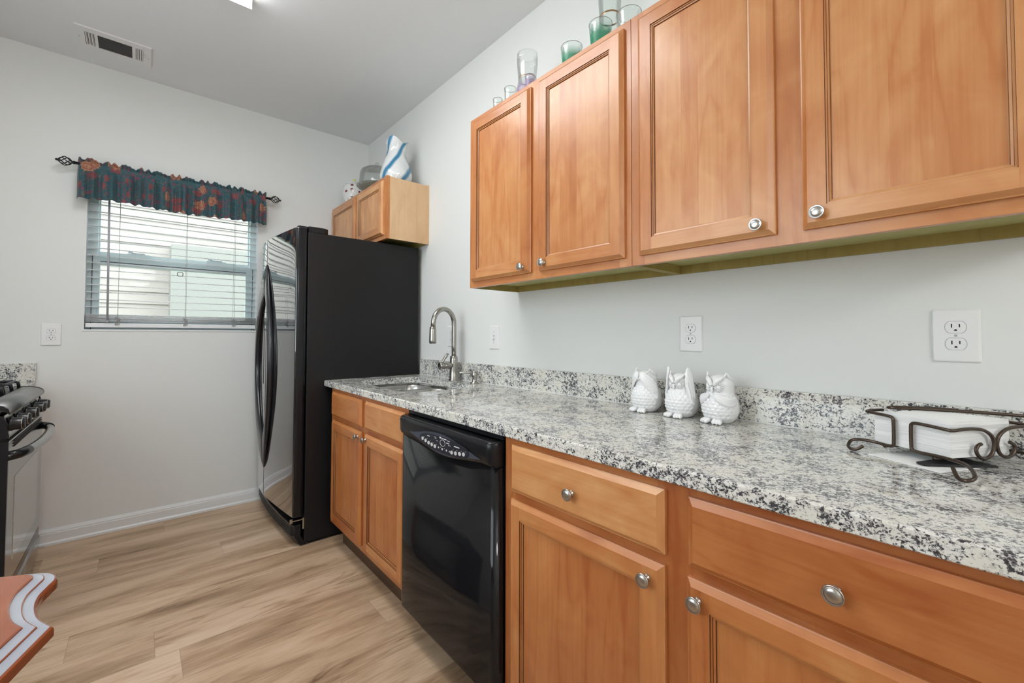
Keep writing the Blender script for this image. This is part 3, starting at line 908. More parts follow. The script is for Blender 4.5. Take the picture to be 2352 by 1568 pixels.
# ---- undermount sink
sk = thing('kitchen_sink', (-0.32, 2.07, 0.86), 'stainless double bowl sink set under the granite', 'sink')
def bowl(y0, y1, zt, depth):
    m = MB()
    x0, x1 = -0.532, -0.115
    lv = [(0.0, zt), (0.004, zt - 0.006), (0.008, zt - 0.05), (0.013, zt - depth + 0.04), (0.03, zt - depth + 0.01), (0.06, zt - depth)]
    rings = []
    for ins, z in lv:
        rings.append([(a, b, z) for a, b in rrect(x0 + ins, x1 - ins, y0 + ins, y1 - ins, 0.085, 8)])
    m.loft(rings, 0, 0.5, True, True, False, True)
    return m
bowl(2.162, 2.412, 0.8685, 0.2).build('far_bowl', STEEL, sk, solid=0.0015)
bowl(1.728, 2.136, 0.8685, 0.2).build('near_bowl', STEEL, sk, solid=0.0015)
dv = MB()
prof = [(2.135, 0.860), (2.137, 0.8665), (2.143, 0.8705), (2.155, 0.8705), (2.161, 0.8665), (2.163, 0.860)]
dv.loft([[(x, a, b) for a, b in prof] for x in (-0.53, -0.118)], 0, 0.5, True)
dv.build('divider', STEEL, sk)
rim = MB()
oo = rrect(-0.555, -0.095, 1.715, 2.425, 0.10, 8); ii = rrect(-0.531, -0.117, 1.729, 2.411, 0.085, 8)
n_ = len(oo)
for i in range(n_):
    j = (i + 1) % n_
    rim.quad((*oo[i], 0.8785), (*oo[j], 0.8785), (*ii[j], 0.8785), (*ii[i], 0.8785))
    rim.quad((*ii[i], 0.8785), (*ii[j], 0.8785), (*ii[j], 0.866), (*ii[i], 0.866))
rim.build('rim', STEEL, sk)
for yy in (2.287, 1.93):
    MB().lathe([(0.042, 0.0), (0.042, 0.003), (0.035, 0.004), (0.03, -0.0)], (-0.32, yy, 0.6695), 'z', 24).build('drain', NICK, sk)

# ---- faucet
FX, FY = -0.074, 2.055
fa = thing('faucet', (FX, FY, CZ1), 'tall brushed nickel gooseneck faucet behind the sink', 'faucet')
MB().lathe([(0.028, 0), (0.028, 0.004), (0.0245, 0.009), (0.0235, 0.06), (0.0225, 0.118), (0.021, 0.138), (0.0165, 0.142)], (FX, FY, CZ1), 'z', 28).build('base', NICKD, fa)
path = [(FX, FY, CZ1 + 0.139), (FX, FY, CZ1 + 0.20), (FX, FY, CZ1 + 0.30)]
R = 0.068
for i in range(1, 17):
    a = PI * i / 16 * 0.975
    path.append((FX - R + R * math.cos(a), FY + 0.0, CZ1 + 0.325 + (0.082) * math.sin(a)))
lx, lz = path[-1][0], path[-1][2]
path += [(lx - 0.002, FY, lz - 0.03)]
MB().tube(path, 0.0135, 16).build('spout', NICKD, fa)
MB().lathe([(0.0136, 0.0), (0.0175, -0.004), (0.0185, -0.02), (0.020, -0.078), (0.0195, -0.092), (0.014, -0.094)], (lx - 0.003, FY, lz - 0.024), 'z', 24).build('spray_head', NICKD, fa)
MB().lathe([(0.017, 0.012), (0.0185, 0.03), (0.0185, 0.062), (0.0165, 0.064), (0.0165, 0.066), (0.020, 0.068), (0.0205, 0.094), (0.017, 0.096)], (FX, FY, CZ1 + 0.088), 'x', 24, sign=-1).build('valve', NICKD, fa)
MB().tube([(FX - 0.082, FY, CZ1 + 0.095), (FX - 0.075, FY - 0.002, CZ1 + 0.115), (FX - 0.052, FY - 0.004, CZ1 + 0.145), (FX - 0.044, FY - 0.004, CZ1 + 0.156)], [0.007, 0.0075, 0.0085, 0.006], 12).build('lever', NICKD, fa)

sp = thing('soap_dispenser', (-0.068, 1.862, CZ1), 'small nickel soap pump beside the faucet', 'soap dispenser')
MB().lathe([(0.024, 0), (0.023, 0.006), (0.0125, 0.011), (0.0125, 0.030), (0.0155, 0.034), (0.0165, 0.036), (0.0165, 0.066), (0.013, 0.068)], (-0.068, 1.862, CZ1), 'z', 24).build('pump', NICKD, sp)
MB().tube([(-0.070, 1.868, CZ1 + 0.056), (-0.120, 1.920, CZ1 + 0.058), (-0.128, 1.928, CZ1 + 0.054)], 0.0045, 10).build('nozzle', NICK, sp)

# ================================================================ DISHWASHER
dw = thing('dishwasher', (-0.33, 1.256, 0), 'glossy black dishwasher between the base cabinets', 'dishwasher')
DY0, DY1, DXF = 0.958, 1.554, -0.650
MB().box(-0.600, -0.05, DY0 + 0.004, DY1 - 0.004, 0.115, 0.872).build('tub', BLKPL, dw)
MB().box(-0.560, -0.545, DY0 + 0.004, DY1 - 0.004, 0.0, 0.115).build('kick_plate', BLKPL, dw)
def dmap(a, b, h): return (h, a, b)
sect = [(-0.600, DY0), (-0.625, DY0 + 0.001), (-0.640, DY0 + 0.006), (-0.648, DY0 + 0.013), (DXF, DY0 + 0.022)]
sect2 = sect + [(DXF - 0.002, 1.1), (DXF - 0.0028, 1.256), (DXF - 0.002, 1.41)] + [(x, DY0 + DY1 - y) for x, y in reversed(sect)]
m = MB()
m.loft([[(x, y, z) for x, y in sect2] for z in (0.125, 0.128, 0.79)], 0, 0.5, True)
m.build('door_panel', BLK, dw)
# control panel with swooping lower edge, bowed a little further out than the door
def low(y):
    u = (y - 1.235) / 0.17
    return 0.790 - 0.028 * math.exp(-(u * u)) - (0.002 if y < 1.0 else 0)
N = 48
ys = [DY0 + (DY1 - DY0) * i / N for i in range(N + 1)]
def frontx(y):
    e = min(y - DY0, DY1 - y)
    r = 0.024
    return -0.662 - 0.003 * math.cos((y - 1.256) / 0.3 * PI / 2) + (r - math.sqrt(max(0, r * r - (r - min(e, r)) ** 2))) * 0.9
rings = []
for y in ys:
    fx, lz = frontx(y), low(y)
    rings.append([(-0.61, y, 0.860), (fx + 0.012, y, 0.860), (fx + 0.004, y, 0.858), (fx, y, 0.852), (fx - 0.001, y, 0.832), (fx, y, lz + 0.016), (fx + 0.004, y, lz + 0.006), (DXF + 0.004, y, lz), (-0.61, y, lz)])
MB().loft(rings, 0, 0.5, True).build('control_panel', BLKPL, dw)
MB().box(-0.618, -0.60, DY0 + 0.002, DY1 - 0.002, 0.862, 0.8785).build('top_trim', BLKPL, dw)
for yy in (1.533, 1.518, 1.503):
    MB().lathe([(0.0055, 0), (0.0045, 0.0006)], (frontx(yy) - 0.0012, yy, 0.846), 'x', 14, sign=-1).build('vent_hole', DARK, dw)
def lens(y0, y1, zc_l, zc_r, hu, hd, n=28, p=1.25):
    up_, dn = [], []
    for i in range(n + 1):
        u = i / n; y = y0 + (y1 - y0) * u
        zc = zc_l + (zc_r - zc_l) * u
        k_ = (math.sin(PI * u)) ** p
        up_.append((y, zc + hu * k_)); dn.append((y, zc - hd * k_))
    return up_ + dn[::-1][1:-1]
L1 = lens(1.012, 1.448, 0.8035, 0.8125, 0.033, 0.032)
MB().prism(L1, -0.6685, -0.660, mapf=dmap).build('console', CONS, dw, bevel=0.002)
L2 = []
for i in range(40):
    a = 2 * PI * i / 40
    L2.append((1.216 + 0.152 * math.copysign(abs(math.cos(a)) ** 0.85, math.cos(a)), 0.808 + 0.0265 * math.copysign(abs(math.sin(a)) ** 0.85, math.sin(a))))
MB().prism(L2, -0.6698, -0.667, mapf=dmap).build('display_face', CONSD, dw)
for yb_, zb_ in ((1.346, 0.807), (1.325, 0.803), (1.304, 0.799), (1.283, 0.797), (1.262, 0.795), (1.158, 0.795), (1.136, 0.797), (1.113, 0.800), (1.091, 0.803)):
    MB().prism([(yb_ + 0.0075 * math.cos(2 * PI * i / 16), zb_ + 0.0060 * math.sin(2 * PI * i / 16)) for i in range(16)], -0.6712, -0.6695, mapf=dmap).build('button', BTN, dw)
MB().tube([(-0.670, 1.214 + 0.0155 * math.cos(2 * PI * i / 24), 0.8145 + 0.0105 * math.sin(2 * PI * i / 24)) for i in range(24)], 0.0008, 6, closed=True).build('dial_ring', BTN, dw)
mk = MB()
for yb_, zb_, w, h in ((1.306, 0.8225, 0.018, 0.0022), (1.262, 0.826, 0.014, 0.0015), (1.258, 0.8215, 0.010, 0.0015), (1.249, 0.816, 0.008, 0.0015), (1.228, 0.8305, 0.010, 0.005),
                    (1.205, 0.8295, 0.030, 0.0026), (1.178, 0.8275, 0.016, 0.0018), (1.182, 0.8195, 0.018, 0.0022), (1.172, 0.814, 0.014, 0.0016), (1.13, 0.8175, 0.030, 0.0030),
                    (1.239, 0.7955, 0.006, 0.005), (1.216, 0.7945, 0.008, 0.006), (1.190, 0.795, 0.006, 0.006), (1.172, 0.795, 0.004, 0.005)):
    mk.box(-0.6703, -0.6697, yb_ - w / 2, yb_ + w / 2, zb_ - h / 2, zb_ + h / 2)
for yb_, zb_ in ((1.337, 0.8145), (1.316, 0.811), (1.295, 0.8075), (1.274, 0.805), (1.253, 0.803), (1.15, 0.8055), (1.128, 0.8075), (1.104, 0.810), (1.082, 0.813), (1.227, 0.7985), (1.203, 0.7985)):
    mk.box(-0.6703, -0.6697, yb_ - 0.0011, yb_ + 0.0011, zb_ - 0.0009, zb_ + 0.0009)
mk.build('printed_marks', MARK, dw)

# ================================================================ REFRIGERATOR
rf = thing('refrigerator', (-0.4, 3.0, 0), 'tall black side by side refrigerator with curved doors', 'refrigerator')
RY0, RY1, RX = 2.556, 3.462, -0.727
MB().box(RX, -0.03, RY0, RY1, 0.02, 1.756).build('body', BLKTEX, rf, bevel=0.004)
MB().box(-0.70, -0.06, RY0 + 0.02, RY1 - 0.02, 0.0, 0.02).build('base', BLKPL, rf)
prof_r = [(2.5535, -0.752), (2.5545, -0.774), (2.559, -0.786), (2.57, -0.7905), (2.64, -0.800), (2.77, -0.814), (2.90, -0.826), (3.00, -0.8335), (3.034, -0.835)]
prof_l = [(3.042, -0.835), (3.10, -0.8345), (3.20, -0.829), (3.30, -0.818), (3.38, -0.806), (3.43, -0.795), (3.455, -0.783), (3.462, -0.768), (3.463, -0.752)]
def fdoor(prof, name):
    pts = [(p.x, p.y) for p in spline([(x, y, 0) for y, x in prof], 5)]
    back = [(-0.735, pts[-1][1]), (-0.735, pts[0][1])]
    poly = pts + back
    cy = (pts[0][1] + pts[-1][1]) / 2
    def ring(z, ins):
        return [(x + ins, y + (cy - y) * ins * 2.0, z) for x, y in poly]
    m = MB()
    m.loft([ring(0.168, 0.004), ring(0.172, 0.0)] + [ring(0.172 + 1.598 * i / 4, 0.0) for i in range(1, 5)] + [ring(1.774, 0.002), ring(1.777, 0.006)], 0, 0.5, True)
    ob = m.build(name, [BLKMIR, BLKPL], rf)
    for p in ob.data.polygons:
        if p.normal.y < -0.82 and abs(p.normal.z) < 0.3: p.material_index = 1
    return ob
dr = fdoor(prof_r, 'fresh_food_door')
dl = fdoor(prof_l, 'freezer_door')
def fhandle(sign, parent, seam):
    prof = prof_r if sign < 0 else prof_l
    pf = sorted(prof)
    def surf(y):
        for (ya, xa), (yb_, xb_) in zip(pf, pf[1:]):
            if ya <= y <= yb_: return xa + (xb_ - xa) * (y - ya) / (yb_ - ya)
        return -0.835
    spread, prot, wid = (0.135, 0.026, 0.030) if sign < 0 else (0.282, 0.026, 0.034)
    rings = []
    n = 40
    for i in range(n + 1):
        u = i / n
        z = 0.345 + 1.27 * u
        k_ = math.sin(PI * u)
        g_ = 0.0 if not 0.15 < u < 0.85 else math.sin(PI * (u - 0.15) / 0.70) ** 0.75
        yi = 0.002 + (spread - wid * 0.5) * g_
        yo = 0.004 + (spread + wid * 0.5) * k_ ** 0.72
        yc, ry = (yi + yo) / 2, max(0.001, (yo - yi) / 2)
        y = seam + sign * yc
        xs_ = surf(y)
        p_ = 0.004 + prot * k_ ** 0.55
        cx, rx = xs_ - p_ / 2 + 0.003, p_ / 2 + 0.003
        rings.append([(cx + rx * math.copysign(abs(math.cos(a)) ** 0.8, math.cos(a)), y + ry * math.sin(a), z) for a in [2 * PI * j / 18 for j in range(18)]])
    return MB().loft(rings, 0, 0.5, True).build('handle', HANDLE, parent)
fhandle(-1, dr, 3.038)
fhandle(1, dl, 3.038)
MB().box(-0.8360, -0.826, 3.09, 3.10, 0.86, 1.26).box(-0.836, -0.815, 3.10, 3.11, 0.86, 1.26).build('dispenser', BLKPL, dl)
hc = MB()
hc.loft([[(-0.725, RY0 + 0.004, z), (-0.64, RY0 + 0.002, z), (-0.612, RY0 + 0.02, z), (-0.605, RY0 + 0.10, z), (-0.725, RY0 + 0.10, z)] for z in (1.756, 1.790)], 0, 0.5, False)
hc.box(-0.775, -0.725, RY0 + 0.02, RY0 + 0.06, 1.778, 1.790)
hc.build('hinge_cover', BLKPL, rf, bevel=0.004)
g = MB()
gp = [(2.562, -0.742), (2.562, -0.775), (2.60, -0.786), (2.80, -0.800), (3.03, -0.806), (3.25, -0.800), (3.42, -0.786), (3.456, -0.770), (3.456, -0.742)]
g.loft([[(x + (0.03 if z < 0.05 else 0), y, z) for y, x in gp] for z in (0.006, 0.06, 0.105, 0.122)], 0, 0.5, False)
g.build('base_grille', BLKPL, rf, bevel=0.003)
for i in range(4):
    gs = MB().tube([(x - 0.001 + (0.0), y, 0.062 + 0.013 * i) for y, x in gp[1:-1]], 0.0025, 6)
    gs.build('grille_slat', BLKPL, rf)
hb = MB().box(-0.79, -0.733, RY0 - 0.0025, RY0 + 0.0, 0.148, 0.153).box(-0.737, -0.729, RY0 - 0.0035, RY0 - 0.0005, 0.098, 0.158).box(-0.80, -0.788, RY0 - 0.002, RY0 + 0.006, 0.140, 0.162)
hb.build('hinge_bracket', NICK, rf)

# ================================================================ OUTLETS, SWITCH
def pl_map(org, axis):
    """local (a across, b up, h out of wall)"""
    if axis == 'right': return lambda a, b, h: (org[0] - h, org[1] - a, org[2] + b)
    return lambda a, b, h: (org[0] + a, org[1] - h, org[2] + b)
def plate_geo(mp, w, h):
    m = MB()
    R = [[mp(a, b, hh) for a, b in rrect(-w / 2 + i, w / 2 - i, -h / 2 + i, h / 2 - i, 0.004, 3)] for i, hh in ((0, 0), (0, 0.002), (0.003, 0.0055), (0.005, 0.006))]
    return m.loft(R, 0, 0.5, False)
def outlet(loc, axis, label, w=0.081, h=0.124):
    t = thing('power_outlet', loc, label, 'outlet', 'white duplex outlets')
    mp = pl_map(loc, axis)
    plate_geo(mp, w, h).build('plate', PLATE, t)
    for s in (0.0195, -0.0195):
        poly = []
        for i in range(40):
            a = 2 * PI * i / 40
            x, y = 0.0172 * math.cos(a), 0.0172 * math.sin(a)
            poly.append((x, max(-0.0135, min(0.0135, y))))
        gr = MB().prism([(1.07 * a, s + 1.07 * b) for a, b in poly], 0.0055, 0.0061, mapf=mp)
        r = MB().prism([(a, s + b) for a, b in poly], 0.005, 0.0072, mapf=mp).build('receptacle', PLATE, t)
        gr.build('gap', WAND, r)
        sl = MB()
        for (x0, x1, y0, y1) in ((-0.0075, -0.0053, -0.001, 0.0075), (0.0053, 0.0075, 0.000, 0.0070)):
            sl.prism([(x0, s + y0), (x1, s + y0), (x1, s + y1), (x0, s + y1)], 0.0068, 0.0075, mapf=mp)
        gd = [(0.0026 * math.cos(PI * i / 8), s - 0.0085 + 0.0040 * math.sin(PI * i / 8)) for i in range(9)]
        sl.prism(gd, 0.0068, 0.0075, mapf=mp)
        sl.build('slots', DARK, r)
    MB().prism([(0.003 * math.cos(2 * PI * i / 12), 0.003 * math.sin(2 * PI * i / 12)) for i in range(12)], 0.0055, 0.0066, mapf=mp).build('screw', CORD, t)
    return t
outlet((0, 0.0565, 1.1765), 'right', 'large white duplex outlet on the right wall, above the napkin holder')
outlet((0, 0.691, 1.1805), 'right', 'white duplex outlet on the wall above the owl figurines')
outlet((-1.818, YB, 1.1705), 'back', 'white duplex outlet on the back wall left of the window')
outlet((0, 2.193, 1.165), 'right', 'white wall outlet partly hidden behind the faucet neck')
sw = thing('light_switch', (0, 1.775, 1.1615), 'white toggle switch plate on the wall right of the faucet', 'switch')
mp = pl_map((0, 1.775, 1.1615), 'right')
plate_geo(mp, 0.083, 0.126).build('plate', PLATE, sw)
MB().prism([(-0.005, -0.012), (0.005, -0.012), (0.005, 0.012), (-0.005, 0.012)], 0.005, 0.0068, mapf=mp).build('toggle_slot', WAND, sw)
tg = MB()
tg.loft([[mp(a, b, 0.005) for a, b in ((-0.0045, -0.009), (0.0045, -0.009), (0.0045, 0.006), (-0.0045, 0.006))], [mp(a, b, 0.017) for a, b in ((-0.0035, -0.013), (0.0035, -0.013), (0.0035, -0.006), (-0.0035, -0.006))]], 0, 0.5, False)
tg.build('toggle', PLATE, sw)
for b in (0.030, -0.030):
    MB().prism([(0.0028 * math.cos(2 * PI * i / 12), b + 0.0028 * math.sin(2 * PI * i / 12)) for i in range(12)], 0.0055, 0.0066, mapf=mp).build('screw', CORD, sw)

# ================================================================ CURTAIN ROD, VALANCE, BLIND
RZ, RYY = 2.146, 3.418
cr = thing('curtain_rod', (-1.25, RYY, RZ), 'black iron curtain rod with twisted cage finials', 'curtain rod')
MB().tube([(-1.737, RYY, RZ), (-0.757, RYY, RZ)], 0.008, 12).build('rod', IRON, cr)
for xe, s in ((-1.737, -1), (-0.757, 1)):
    fi = MB()
    L = 0.062
    for w in range(6):
        pts = []
        for i in range(15):
            u = i / 14
            a = 2 * PI * w / 6 + u * 2.3 * s
            r = 0.003 + 0.021 * math.sin(PI * u) ** 0.8
            pts.append((xe + s * (0.012 + L * 0.9 * u), RYY + r * math.cos(a), RZ + r * math.sin(a)))
        fi.tube(pts, 0.0026, 6)
    fi.lathe([(0.006, 0), (0.010, 0.002), (0.010, 0.008), (0.005, 0.014)], (xe, RYY, RZ), 'x', 14, sign=s)
    fi.lathe([(0.003, 0.064), (0.006, 0.068), (0.007, 0.073), (0.005, 0.078), (0.001, 0.080)], (xe, RYY, RZ), 'x', 12, sign=s)
    fi.build('finial', IRON, cr)
    MB().tube([(xe - s * 0.05, RYY, RZ - 0.006), (xe - s * 0.05, 3.455, RZ - 0.008), (xe - s * 0.05, YB, RZ - 0.008)], 0.005, 8).box(xe - s * 0.05 - 0.012, xe - s * 0.05 + 0.012, YB - 0.004, YB, RZ - 0.035, RZ + 0.02).build('bracket', IRON, cr)

va = MB()
NX, NZ = 420, 44
XV0, XV1 = -1.728, -0.770
def fold(u):
    return (math.sin(u * 2 * PI * 15 + 1.1 * math.sin(u * 21)) * 0.6 + math.sin(u * 2 * PI * 27 + 2 * math.sin(u * 13 + 1)) * 0.35)
uvs = []
verts = []
for j in range(NZ + 1):
    v = j / NZ                    # 0 top .. 1 bottom
    z = RZ + 0.030 - v * 0.230
    for i in range(NX + 1):
        u = i / NX
        x = XV0 + (XV1 - XV0) * u
        d = z - RZ
        amp = 0.010
        if d > 0.012: amp = 0.003 + 0.010 * min(1, (d - 0.012) / 0.01)
        elif d > -0.012: amp = 0.0025
        else: amp = 0.003 + min(1, (-0.012 - d) / 0.06) * 0.019
        ruff = fold(u) if d < 0.0 else fold(u + 0.004) * 0.7 + 0.5 * math.sin(u * 330)
        if d > 0.012: off = 0.0095 + 0.013 * math.sin(min(1.0, (d - 0.012) / 0.016) * PI * 0.85)
        elif d > -0.012: off = 0.0105
        else: off = 0.0095 + 0.019 * (1 - math.exp((0.012 + d) / 0.02))
        y = RYY - off - amp * ruff
        dz = 0.0
        if d > 0.010: dz = 0.008 * math.sin(u * 120 + 2 * math.sin(u * 40)) * (d - 0.010) / 0.018
        if v > 0.9: dz = 0.002 * fold(u) * (v - 0.9) / 0.1 + 0.006 * math.sin(u * 9) * (v - 0.9) / 0.1
        zz = z + dz
        # the returns wrap toward the wall at both ends
        e = min(u, 1 - u)
        if e < 0.012: y = y + (0.012 - e) / 0.012 * 0.05
        verts.append((x, y, zz)); uvs.append((u * 1.55 + 0.02 * math.sin(u * 60), v * 0.24))
fs = [(j * (NX + 1) + i, j * (NX + 1) + i + 1, (j + 1) * (NX + 1) + i + 1, (j + 1) * (NX + 1) + i) for j in range(NZ) for i in range(NX)]
va.add(verts, fs, 0, 0.5, True)
va.uv = uvs
vo = va.build('valance', VAL, origin=(-1.25, RYY, RZ - 0.2), normals=False, solid=0.0012)
tag(vo, 'gathered teal valance with red floral print over the window', 'valance')

bl = thing('window_blind', (-1.25, 3.525, WZ1), 'white horizontal slat blind lowered in the window', 'blind')
bx0, bx1, byc = WX0 + 0.008, WX1 - 0.008, 3.523
MB().box(bx0, bx1, 3.497, 3.549, WZ1 - 0.05, WZ1 - 0.001).build('headrail', SLAT, bl)
def slat_geo(z, tilt=0.0):
    sec = []
    for i in range(7):
        u = -1 + 2 * i / 6
        sec.append((byc + u * 0.0225, z + 0.003 * (1 - u * u) + u * tilt))
    sec += [(a, b - 0.0022) for a, b in reversed(sec)]
    return MB().loft([[(x, a, b) for a, b in sec] for x in (bx0, bx1)], 0, 0.5, True)
k = 0
while True:
    z = 1.2935 + 0.0438 * (k + 1)
    if z > WZ1 - 0.055: break
    slat_geo(z, 0.0024).build('slat', SLAT, bl)
    k += 1
for i in range(7):
    slat_geo(1.2905 - i * 0.0068).build('slat', SLAT, bl)
MB().box(bx0, bx1, byc - 0.025, byc + 0.025, 1.214, 1.240).build('bottom_rail', SLAT, bl, bevel=0.003)
for cx in (-1.545, -1.215, -0.945):
    c = MB()
    c.tube([(cx, byc - 0.026, 1.24), (cx + 0.002, byc - 0.0262, 1.5), (cx, byc - 0.026, WZ1 - 0.05)], 0.0011, 5)
    c.tube([(cx, byc + 0.026, 1.24), (cx, byc + 0.026, WZ1 - 0.05)], 0.0011, 5)
    c.build('ladder_cord', CORD, bl)
    sq = []
    for i in range(34):
        a = i * 1.13
        sq.append((cx + 0.012 * math.sin(a * 1.7), byc - 0.028 - 0.003 * math.cos(a), 1.252 + 0.022 * math.sin(a * 0.83) + 0.006 * math.cos(a * 2.3)))
    MB().tube(spline(sq, 4), 0.0009, 5).build('gathered_cord', CORD, bl)
MB().tube([(-1.594, 3.490, 1.995), (-1.589, 3.486, 1.26)], 0.0052, 10).lathe([(0.004, 0), (0.0065, -0.004), (0.006, -0.012), (0.003, -0.016)], (-1.589, 3.486, 1.257), 'z', 10).build('tilt_wand', WAND, bl)
rg = [(-1.247 + a, byc - 0.030, 1.572 + b) for a, b in rrect(-0.015, 0.013, -0.02, 0.005, 0.007, 4)]
MB().tube(rg, 0.002, 6, closed=True).build('cord_ring', plain('olive_plastic', (0.14, 0.15, 0.11), 0.5), bl)

# ================================================================ LEFT SIDE: RANGE AND SHORT COUNTER
cl = thing('base_cabinet', (-2.2, 3.3, 0), 'short maple base cabinet hidden in the corner behind the range', 'cabinet', 'maple base cabinets under the granite')
MB().box(XL + 0.003, -1.905, 3.150, YB - 0.003, 0.138, 0.8797).build('carcass', WV, cl)
MB().box(XL + 0.003, -1.975, 3.150, YB - 0.003, 0.0, 0.138).build('toe_kick', WT, cl)
c2 = thing('countertop', (-2.2, 3.3, 0.8797), 'short granite worktop in the back left corner behind the range', 'countertop')
slab(MB(), [(XL + 0.001, 3.146), (-1.872, 3.146), (-1.872, YB - 0.001), (XL + 0.001, YB - 0.001)], None, CZ0, CZ1).build('slab', GRAN, c2, normals=False)
MB().box(XL + 0.001, -1.870, YB - 0.021, YB - 0.001, CZ1, 1.0144).build('backsplash', GRAN, c2, bevel=0.0015)

rg = thing('gas_range', (-2.15, 2.76, 0), 'stainless and black gas range at the left edge', 'range')
GY0, GY1, GX = 2.380, 3.140, -1.812
gym = (GY0 + GY1) / 2
bd = MB().box(XL + 0.02, GX - 0.022, GY0, GY1, 0.03, 0.892)
bd.build('body', BLKTEX, rg)
for yy in (GY0 + 0.05, GY1 - 0.05):
    for xx in (-2.42, -1.92):
        MB().lathe([(0.018, 0), (0.018, 0.006), (0.012, 0.010), (0.012, 0.03)], (xx, yy, 0), 'z', 12).build('foot', BLKPL, rg)
# cooktop with rolled stainless front lip
ck = MB()
lip = [(XL + 0.02, 0.893), (GX - 0.012, 0.893), (GX + 0.004, 0.886), (GX + 0.012, 0.876), (GX + 0.014, 0.882), (GX + 0.010, 0.896), (GX - 0.004, 0.908), (GX - 0.03, 0.915), (GX - 0.06, 0.917), (XL + 0.02, 0.917)]
ck.loft([[(x, y, z) for x, z in lip] for y in (GY0 + 0.004, GY1 - 0.004)], 0, 0.5, True)
cko = ck.build('cooktop', STAINM, rg)
for yy in (GY0, GY1):
    s = 1 if yy == GY0 else -1
    MB().loft([[(x, yy + s * o_, z + 0.002) for x, z in lip] for o_ in (-0.002, 0.012)], 0, 0.5, False).build('end_cap', BLKPL, rg)
MB().box(-2.42, GX - 0.055, GY0 + 0.05, GY1 - 0.05, 0.9165, 0.9185).build('burner_well', BLKPL, rg)
for (y0, y1) in ((GY0 + 0.05, gym - 0.006), (gym + 0.006, GY1 - 0.05)):
    gt = MB()
    for y in (y0 + 0.008, (y0 + y1) / 2, y1 - 0.008):
        gt.tube([(-2.40, y, 0.919), (-2.395, y, 0.943), (-2.38, y, 0.948), (GX - 0.085, y, 0.948), (GX - 0.068, y, 0.942), (GX - 0.064, y, 0.919)], 0.0065, 8)
    for x in (-2.385, -2.26, -2.13, -2.0, GX - 0.08):
        gt.tube([(x, y0 + 0.008, 0.947), (x, y1 - 0.008, 0.947)], 0.006, 8)
    gt.build('grate', IRON, rg)
for y in (GY0 + 0.2, GY1 - 0.2):
    for x in (-2.27, -1.99):
        MB().lathe([(0.05, 0), (0.05, 0.008), (0.038, 0.010), (0.036, 0.018), (0.01, 0.02)], (x, y, 0.9185), 'z', 20).build('burner', BLKPL, rg)
cp = MB()
cps = [(GX - 0.02, 0.790), (GX + 0.010, 0.790), (GX + 0.010, 0.800), (GX - 0.004, 0.872), (GX - 0.02, 0.876)]
cp.loft([[(x, y, z) for x, z in cps] for y in (GY0 + 0.012, GY1 - 0.012)], 0, 0.5, False)
cpo = cp.build('control_panel', STAIN, rg)
for y in (GY0, GY1 - 0.012):
    MB().loft([[(x + (0.003 if x > GX - 0.01 else 0), yy, z) for x, z in cps] for yy in (y, y + 0.012)], 0, 0.5, False).build('panel_end', BLKPL, rg)
for i, y in enumerate((2.46, 2.58, 2.76, 2.94, 3.06)):
    kb = MB()
    kb.lathe([(0.028, 0.0), (0.028, 0.005), (0.024, 0.009), (0.0225, 0.030), (0.021, 0.036), (0.014, 0.038)], (GX + 0.003, y, 0.832), 'x', 20)
    kb.box(GX + 0.03, GX + 0.043, y - 0.005, y + 0.005, 0.815, 0.849)
    ko = kb.build('knob', KNOBBLK, rg)
    MB().lathe([(0.0230, 0.0), (0.0230, 0.002), (0.0205, 0.003)], (GX + 0.0335, y, 0.832), 'x', 20).build('knob_trim', NICK, ko)
# oven door
od = MB().box(GX - 0.020, GX + 0.010, GY0 + 0.012, GY1 - 0.004, 0.2235, 0.775)
odo = od.build('oven_door', STAIN, rg, bevel=0.004)
MB().box(GX - 0.020, GX + 0.012, GY0, GY0 + 0.012, 0.20, 0.778).build('door_edge', BLKPL, rg)
MB().box(GX + 0.010, GX + 0.0115, GY0 + 0.14, GY1 - 0.12, 0.30, 0.62).build('oven_window', plain('oven_glass', (0.52, 0.52, 0.50), 0.10, 0.9), odo)
for i in range(3):
    MB().box(GX + 0.008, GX + 0.013, GY0 + 0.10, GY1 - 0.05, 0.742 + 0.010 * i, 0.746 + 0.010 * i).build('vent_slot', DARK, odo)
hp = []
for i in range(25):
    u = i / 24
    hp.append((GX + 0.006 + 0.062 * math.sin(PI * u) ** 0.42, GY0 + 0.02 + (GY1 - GY0 - 0.04) * u, 0.722))
hd = MB().tube(hp, [0.013 + 0.003 * math.sin(PI * i / 24) for i in range(25)], 14, flat=1.15)
hdo = hd.build('handle', STAIN, odo)
for rng in (hp[:4], hp[-4:]):
    MB().tube(rng, 0.0175, 14).build('handle_end', BLKPL, hdo)
dw_ = MB()
ds = [(GX - 0.02, 0.035), (GX - 0.002, 0.040), (GX + 0.006, 0.075), (GX + 0.012, 0.13), (GX + 0.013, 0.172), (GX + 0.006, 0.188), (GX - 0.02, 0.190)]
dw_.loft([[(x, y, z) for x, z in ds] for y in (GY0 + 0.012, GY1 - 0.004)], 0, 0.5, True)
dw_.build('storage_drawer', STAIN, rg)
MB().box(GX - 0.03, GX + 0.009, GY0 + 0.012, GY1 - 0.004, 0.191, 0.222).build('drawer_gap', BLKPL, rg)

# ================================================================ DINING TABLE
TZ = 0.76
tb = thing('dining_table', (-1.9, 0.8, 0), 'reddish wooden dining table with a scalloped moulded edge, lower left', 'table')
